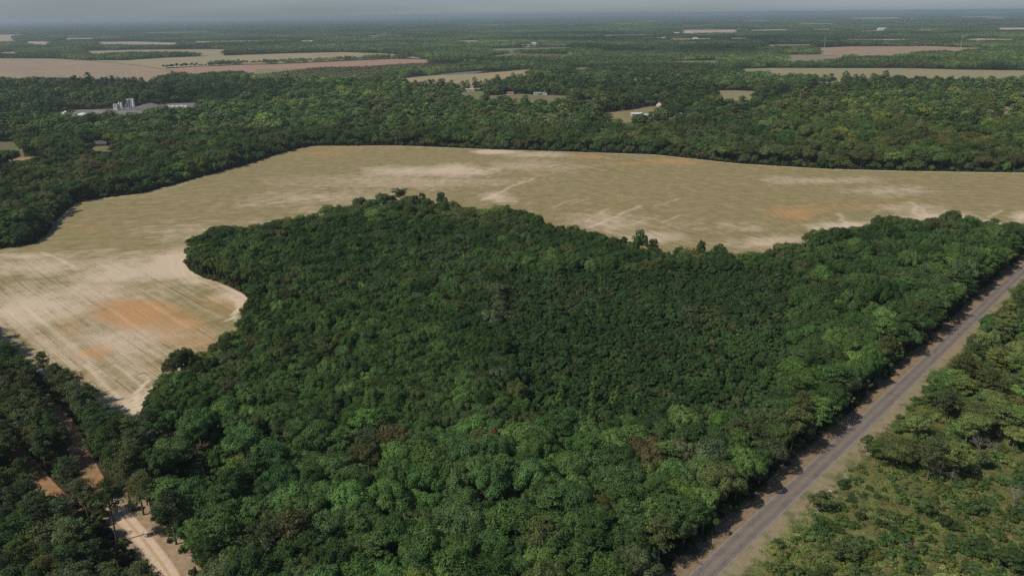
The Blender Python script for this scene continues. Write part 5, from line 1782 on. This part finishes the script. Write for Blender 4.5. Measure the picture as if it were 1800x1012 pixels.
house('house', 'white house with white gable roof at the left edge of the woods', 'house', 14, 280, 6.5, 8, 3.0, 3.4, 62, M_WHITE, M_WHITEROOF, 2)
house('house', 'dark roofed house with white gable in the left hand woods', 'house', 177, 256.5, 15, 9, 3.0, 3.0, 12, M_BRICK, M_DARKROOF, 4)
for (u, v, w, h, r, lab) in [(1605, 80, 34, 9, 3, 'white barn at the left end of the farm row by the red field'), (1612, 80.2, 22, 13, 0, 'tallest white barn in the farm row by the red field'),
                             (1618, 80.4, 26, 10, 4, 'white barn right of the tallest one by the red field'), (1624, 80.8, 16, 8, -4, 'small white barn at the right end of the farm row by the red field'),
                             (1550, 53.5, 60, 18, 0, 'white barn on the thin pale strip under the skyline at right'), (939, 78.3, 26, 9, 2, 'white farmhouse alone in a small clearing left of centre near the skyline'),
                             (1181, 60.3, 50, 9, 0, 'long white barn beside the pale tan field near the skyline'), (1189, 60.5, 34, 12, 5, 'white barn right of the long one beside the pale tan field'),
                             (1210, 60, 28, 14, 5, 'bright white barn just below the pale tan field'), (1157, 70.5, 30, 12, 0, 'white house left of the thin tan field far off'),
                             (1166, 70.8, 20, 14, 0, 'narrow white house nearest the thin tan field far off'), (1222, 69.8, 26, 10, 0, 'white shed right of the thin tan field far off')]:
    house('barn', lab, 'barn', u, v, w, w * .5, h * .65, h * .35, r, M_WHITE, M_WHITEROOF, 2)


def cyl(bm, r1, r2, z0, z1, n=18, x=0, y=0, caps=True):
    a = [bm.verts.new((x + r1 * math.cos(2 * math.pi * k / n), y + r1 * math.sin(2 * math.pi * k / n), z0)) for k in range(n)]
    b = [bm.verts.new((x + r2 * math.cos(2 * math.pi * k / n), y + r2 * math.sin(2 * math.pi * k / n), z1)) for k in range(n)]
    for k in range(n): bm.faces.new((a[k], a[(k + 1) % n], b[(k + 1) % n], b[k]))
    if caps:
        bm.faces.new(a[::-1]); bm.faces.new(b)


def silo(label, u, v, r, h, leg):
    p = P(u, v)
    e = empty('silo', (p[0], p[1], 0))
    tag(e, label, 'silo', 'silos of the concrete plant')
    bm = bmesh.new()
    cyl(bm, r * .25, r, leg * .35, leg, caps=False); cyl(bm, r, r, leg, h - r * .4, caps=False); cyl(bm, r, r * .2, h - r * .4, h)
    bm_obj('tank', bm, M_SILO, e)
    for k in range(4):
        a = math.pi / 4 + k * math.pi / 2
        bm = bmesh.new()
        cyl(bm, .16, .16, 0, leg + .5, 6, r * .95 * math.cos(a), r * .95 * math.sin(a))
        bm_obj('leg', bm, M_STEEL, e)
    bm = bmesh.new()
    cyl(bm, r * .5, r * .5, h + .02, h + 1.1, 10)
    bm_obj('dust_filter', bm, M_WHITE, e)
    bm = bmesh.new()
    bm_box(bm, -.25, .25, -r - .12, -r - .04, leg, h)
    bm_obj('ladder', bm, M_STEEL, e)


silo('short silver silo next to the white batching house', 211, 193.2, 1.5, 11.5, 3.5)
silo('short silver silo between the batching house and the conveyor', 215, 193.6, 1.5, 11.5, 3.5)
silo('tall silver silo right of the sloping conveyor', 232, 192.6, 1.7, 16.5, 5)
silo('tallest silver silo at the right of the concrete plant', 236.5, 193.4, 1.9, 17.5, 5)


def bar(bm, a, b, w, h):
    a, b = Vector(a), Vector(b)
    d = (b - a).normalized()
    s = d.cross(Vector((0, 0, 1))).normalized() * w / 2
    t = s.cross(d).normalized() * h / 2
    v = [bm.verts.new(q) for q in (a - s - t, a + s - t, a + s + t, a - s + t, b - s - t, b + s - t, b + s + t, b - s + t)]
    for f in ((0, 3, 2, 1), (4, 5, 6, 7), (0, 1, 5, 4), (1, 2, 6, 5), (2, 3, 7, 6), (3, 0, 4, 7)):
        bm.faces.new([v[i] for i in f])


p = P(224, 193.5)
e = empty('conveyor', (p[0], p[1], 0))
tag(e, 'sloping grey belt conveyor rising to the plant tower', 'conveyor')
bm = bmesh.new(); bar(bm, (-5.5, -2, 1.0), (1.8, 1, 15.2), 1.3, .9); bm_obj('belt_housing', bm, M_STEEL, e)
for x, z in ((-3, 5), (0, 11)):
    for s in (-1, 1):
        bm = bmesh.new(); bar(bm, (x + s * .9, -1 + x * .1, 0), (x, -1 + x * .1, z), .22, .22); bm_obj('leg', bm, M_STEEL, e)
p = P(228, 193)
e = empty('plant_tower', (p[0], p[1], 0))
tag(e, 'slim steel tower with a flat head between conveyor and tall silos', 'tower')
bm = bmesh.new(); bm_box(bm, -2.4, 1.6, -1.4, 1.4, 15.6, 17.2); bm_obj('head', bm, M_STEEL, e)
for k, (x0, x1) in enumerate(((-1.2, -1.5), (1.6, 1.0), (-1.2, -1.5), (1.6, 1.0))):
    y = -1 if k < 2 else 1
    bm = bmesh.new(); bar(bm, (x0 + (1.2 if k % 2 else 0), y, 0), (x1, y, 15.6), .35, .35); bm_obj('leg', bm, M_STEEL, e)
bm = bmesh.new()
for z in (3, 7, 11): bar(bm, (-1.3, -1, z), (1.8, -1, z + 3.5), .16, .16)
bm_obj('brace', bm, M_STEEL, e)
p = P(203.5, 193.8)
e = empty('batching_house', (p[0], p[1], 0))
tag(e, 'white framed batching house at the left of the plant', 'plant building')
bm = bmesh.new(); bm_box(bm, -1.8, 3.6, -2.5, 2.5, 4.2, 9.2); bm_obj('cabin', bm, M_WHITE, e)
bm = bmesh.new(); bm_box(bm, -.4, 2.2, -2.58, -2.5, 5.4, 7.6); bm_obj('window', bm, M_GLASS, e)
bm = bmesh.new(); bm_box(bm, -2.2, 4.0, -2.8, 2.8, 9.22, 9.6); bm_obj('roof', bm, M_WHITEROOF, e)
for x in (-1.6, 3.4):
    for y in (-2.3, 2.3):
        bm = bmesh.new(); bm_box(bm, x - .2, x + .2, y - .2, y + .2, 0, 4.2); bm_obj('leg', bm, M_WHITE, e)
bm = bmesh.new(); bar(bm, (-5.6, -1.5, .3), (-1.9, -1.5, 6.4), 1.0, .6); bm_obj('chute', bm, M_WOOD, e)
bm = bmesh.new(); bm_box(bm, -.5, 5.5, -6.0, -2.9, 0, 3.2); bm_obj('hopper', bm, M_WHITE, e)


def heap(name, label, u, v, w, d, h, c1, c2, seed, kind=None):
    p = P(u, v)
    r = np.random.default_rng(seed)
    n = 40
    X, Y = np.meshgrid(np.linspace(-1, 1, n), np.linspace(-1, 1, n))
    rr = np.sqrt(X ** 2 + Y ** 2)
    Z = h * np.clip(1.0 - rr, 0, 1) * (.75 + .5 * fbm(X * w / 2 + 50 * seed, Y * d / 2, 7, 4)) - .05
    V = np.c_[(X * w / 2).ravel() , (Y * d / 2).ravel(), Z.ravel()]
    idx = np.arange(n * n).reshape(n, n)
    q = np.stack([idx[:-1, :-1], idx[:-1, 1:], idx[1:, 1:], idx[1:, :-1]], -1).reshape(-1, 4)
    q = q[(rr.ravel()[q] < 1.02).any(1)]
    used = np.unique(q); rm = np.full(n * n, -1); rm[used] = np.arange(len(used))
    o = link(name, mesh_np(name, V[used], rm[q], (mottled(label[:20], c1, c2, .35, bump_d=.1),)))
    o.location = (p[0], p[1], .1)
    tag(o, label, 'heap')


heap('sand_heap', 'pale grey sand heap at the left end of the plant yard', 118, 201, 26, 18, 6.5, (.48, .47, .44), (.58, .57, .54), 1)
heap('sand_heap', 'low light sand heap right of the tall pale one', 146, 201.5, 24, 12, 3.2, (.5, .49, .46), (.6, .58, .55), 2)
heap('gravel_heap', 'greenish grey gravel heap in front of the sand heaps', 147, 205, 12, 9, 4.0, (.26, .29, .26), (.34, .37, .33), 3)
heap('gravel_heap', 'long dark grey gravel ridge right of the silos', 267, 188.5, 62, 14, 7.0, (.1, .095, .095), (.16, .15, .15), 4)
heap('soil_heap', 'brown soil heap between the sand heaps and the batching house', 176, 198, 36, 10, 3.4, (.17, .13, .11), (.25, .2, .17), 5)
p = P(312, 188.5)
bm = bmesh.new()
for k in range(5): bm_box(bm, -18 + k * 7, -12.2 + k * 7, -3 + k * .8, 3 + k * .8, 0, 2.2 + .3 * (k % 2))
o = bm_obj('concrete_blocks', bm, M_CONC)
o.location = (p[0], p[1], .2)
tag(o, 'row of white concrete blocks at the right end of the plant yard', 'block wall')


def pylon(label, u, v, h):
    p = P(u, v)
    e = empty('power_pylon', (p[0], p[1], 0))
    tag(e, label, 'pylon', 'power pylons far off')
    bm = bmesh.new(); cyl(bm, .8, .35, 0, h, 10); bm_obj('pole', bm, M_POLE, e)
    for z, w in ((h - 1.5, 7), (h - 6, 9), (h - 10.5, 7)):
        bm = bmesh.new(); bm_box(bm, -w / 2, w / 2, -.25, .25, z, z + .45); bm_obj('crossarm', bm, M_POLE, e)
    for x in (-4.2, 4.2):
        bm = bmesh.new(); cyl(bm, .25, .25, h - 8.2, h - 6.02, 6, x); bm_obj('insulator', bm, M_STEEL, e)


pylon('tall pale power pylon at the left end of the far red field', 1449, 84, 42)
pylon('tall pale power pylon at the right end of the far red field', 1688.5, 84, 48)


def utility_pole(label, u, v, h):
    p = P(u, v)
    e = empty('utility_pole', (p[0], p[1], 0))
    tag(e, label, 'utility pole', 'wooden utility poles by the long shed')
    bm = bmesh.new(); cyl(bm, .2, .13, 0, h, 8); bm_obj('pole', bm, M_WOOD, e)
    bm = bmesh.new(); bm_box(bm, -1.1, 1.1, -.08, .08, h - .9, h - .72); bm_obj('crossarm', bm, M_WOOD, e)


utility_pole('utility pole standing just behind the long shed', 1130, 199, 12)
utility_pole('utility pole on the grass left of the long shed', 1068.5, 204, 8)

# a low timber barrier at the road verge and litter beside it
a, b = P(1416.5, 891.5), P(1424, 882.5)
e = empty('timber_barrier', (a[0], a[1], 0))
tag(e, 'low weathered timber barrier at the verge beside the small round tree', 'barrier')
dx, dy = (b - a)[:2]
bm = bmesh.new(); bar(bm, (0, 0, .8), (dx, dy, .8), .12, .3); bm_obj('rail', bm, M_WOOD, e)
for t in (.06, .94):
    bm = bmesh.new(); bm_box(bm, dx * t - .1, dx * t + .1, dy * t - .1, dy * t + .1, 0, .64); bm_obj('post', bm, M_WOOD, e)
p = P(1459, 863)
bm = bmesh.new(); bar(bm, (-.45, .2, .1), (.5, -.2, .16), .3, .1); bar(bm, (-.25, .25, .2), (.15, .4, .18), .2, .08)
o = bm_obj('white_board', bm, M_WHITE); o.location = (p[0], p[1], .04)
tag(o, 'broken white board lying on the grass verge by the road', 'board')
p = P(67, 862)
bm = bmesh.new(); bar(bm, (-.3, 1.5, .3), (.6, -1.5, .3), .3, .25)
for y in (-1.2, 1.2): bm_box(bm, .15 - y * .3 - .1, .15 - y * .3 + .1, y - .1, y + .1, 0, .17)
o = bm_obj('timber_beam', bm, M_CONC); o.location = (p[0], p[1], .05)
tag(o, 'pale beam lying at the edge of the red dirt at lower left', 'beam')
# the grey house yard drive beside the long shed
face_sheet('driveway', poly_px([(1129, 201), (1165, 199.5), (1166, 201), (1130, 203)]), 0.3, M_CONC, 'pale driveway right of the long shed')

# ------------------------------------------------------------------ haze
bm = bmesh.new()
bm_box(bm, -60500, 60500, -2000, 46500, -1, 152)
mh, nh, lh = new_mat('haze')
vol = nh.new('ShaderNodeVolumePrincipled')
vol.inputs['Color'].default_value = (0.545, 0.655, 0.745, 1)
vol.inputs['Density'].default_value = 0.000068
vol.inputs['Anisotropy'].default_value = 0.3
oh = nh.new('ShaderNodeOutputMaterial')
lh.new(vol.outputs[0], oh.inputs['Volume'])
hz = bm_obj('haze', bm, mh)
tag(hz, 'thin blue grey summer haze over the woods', None, None, 'stuff')
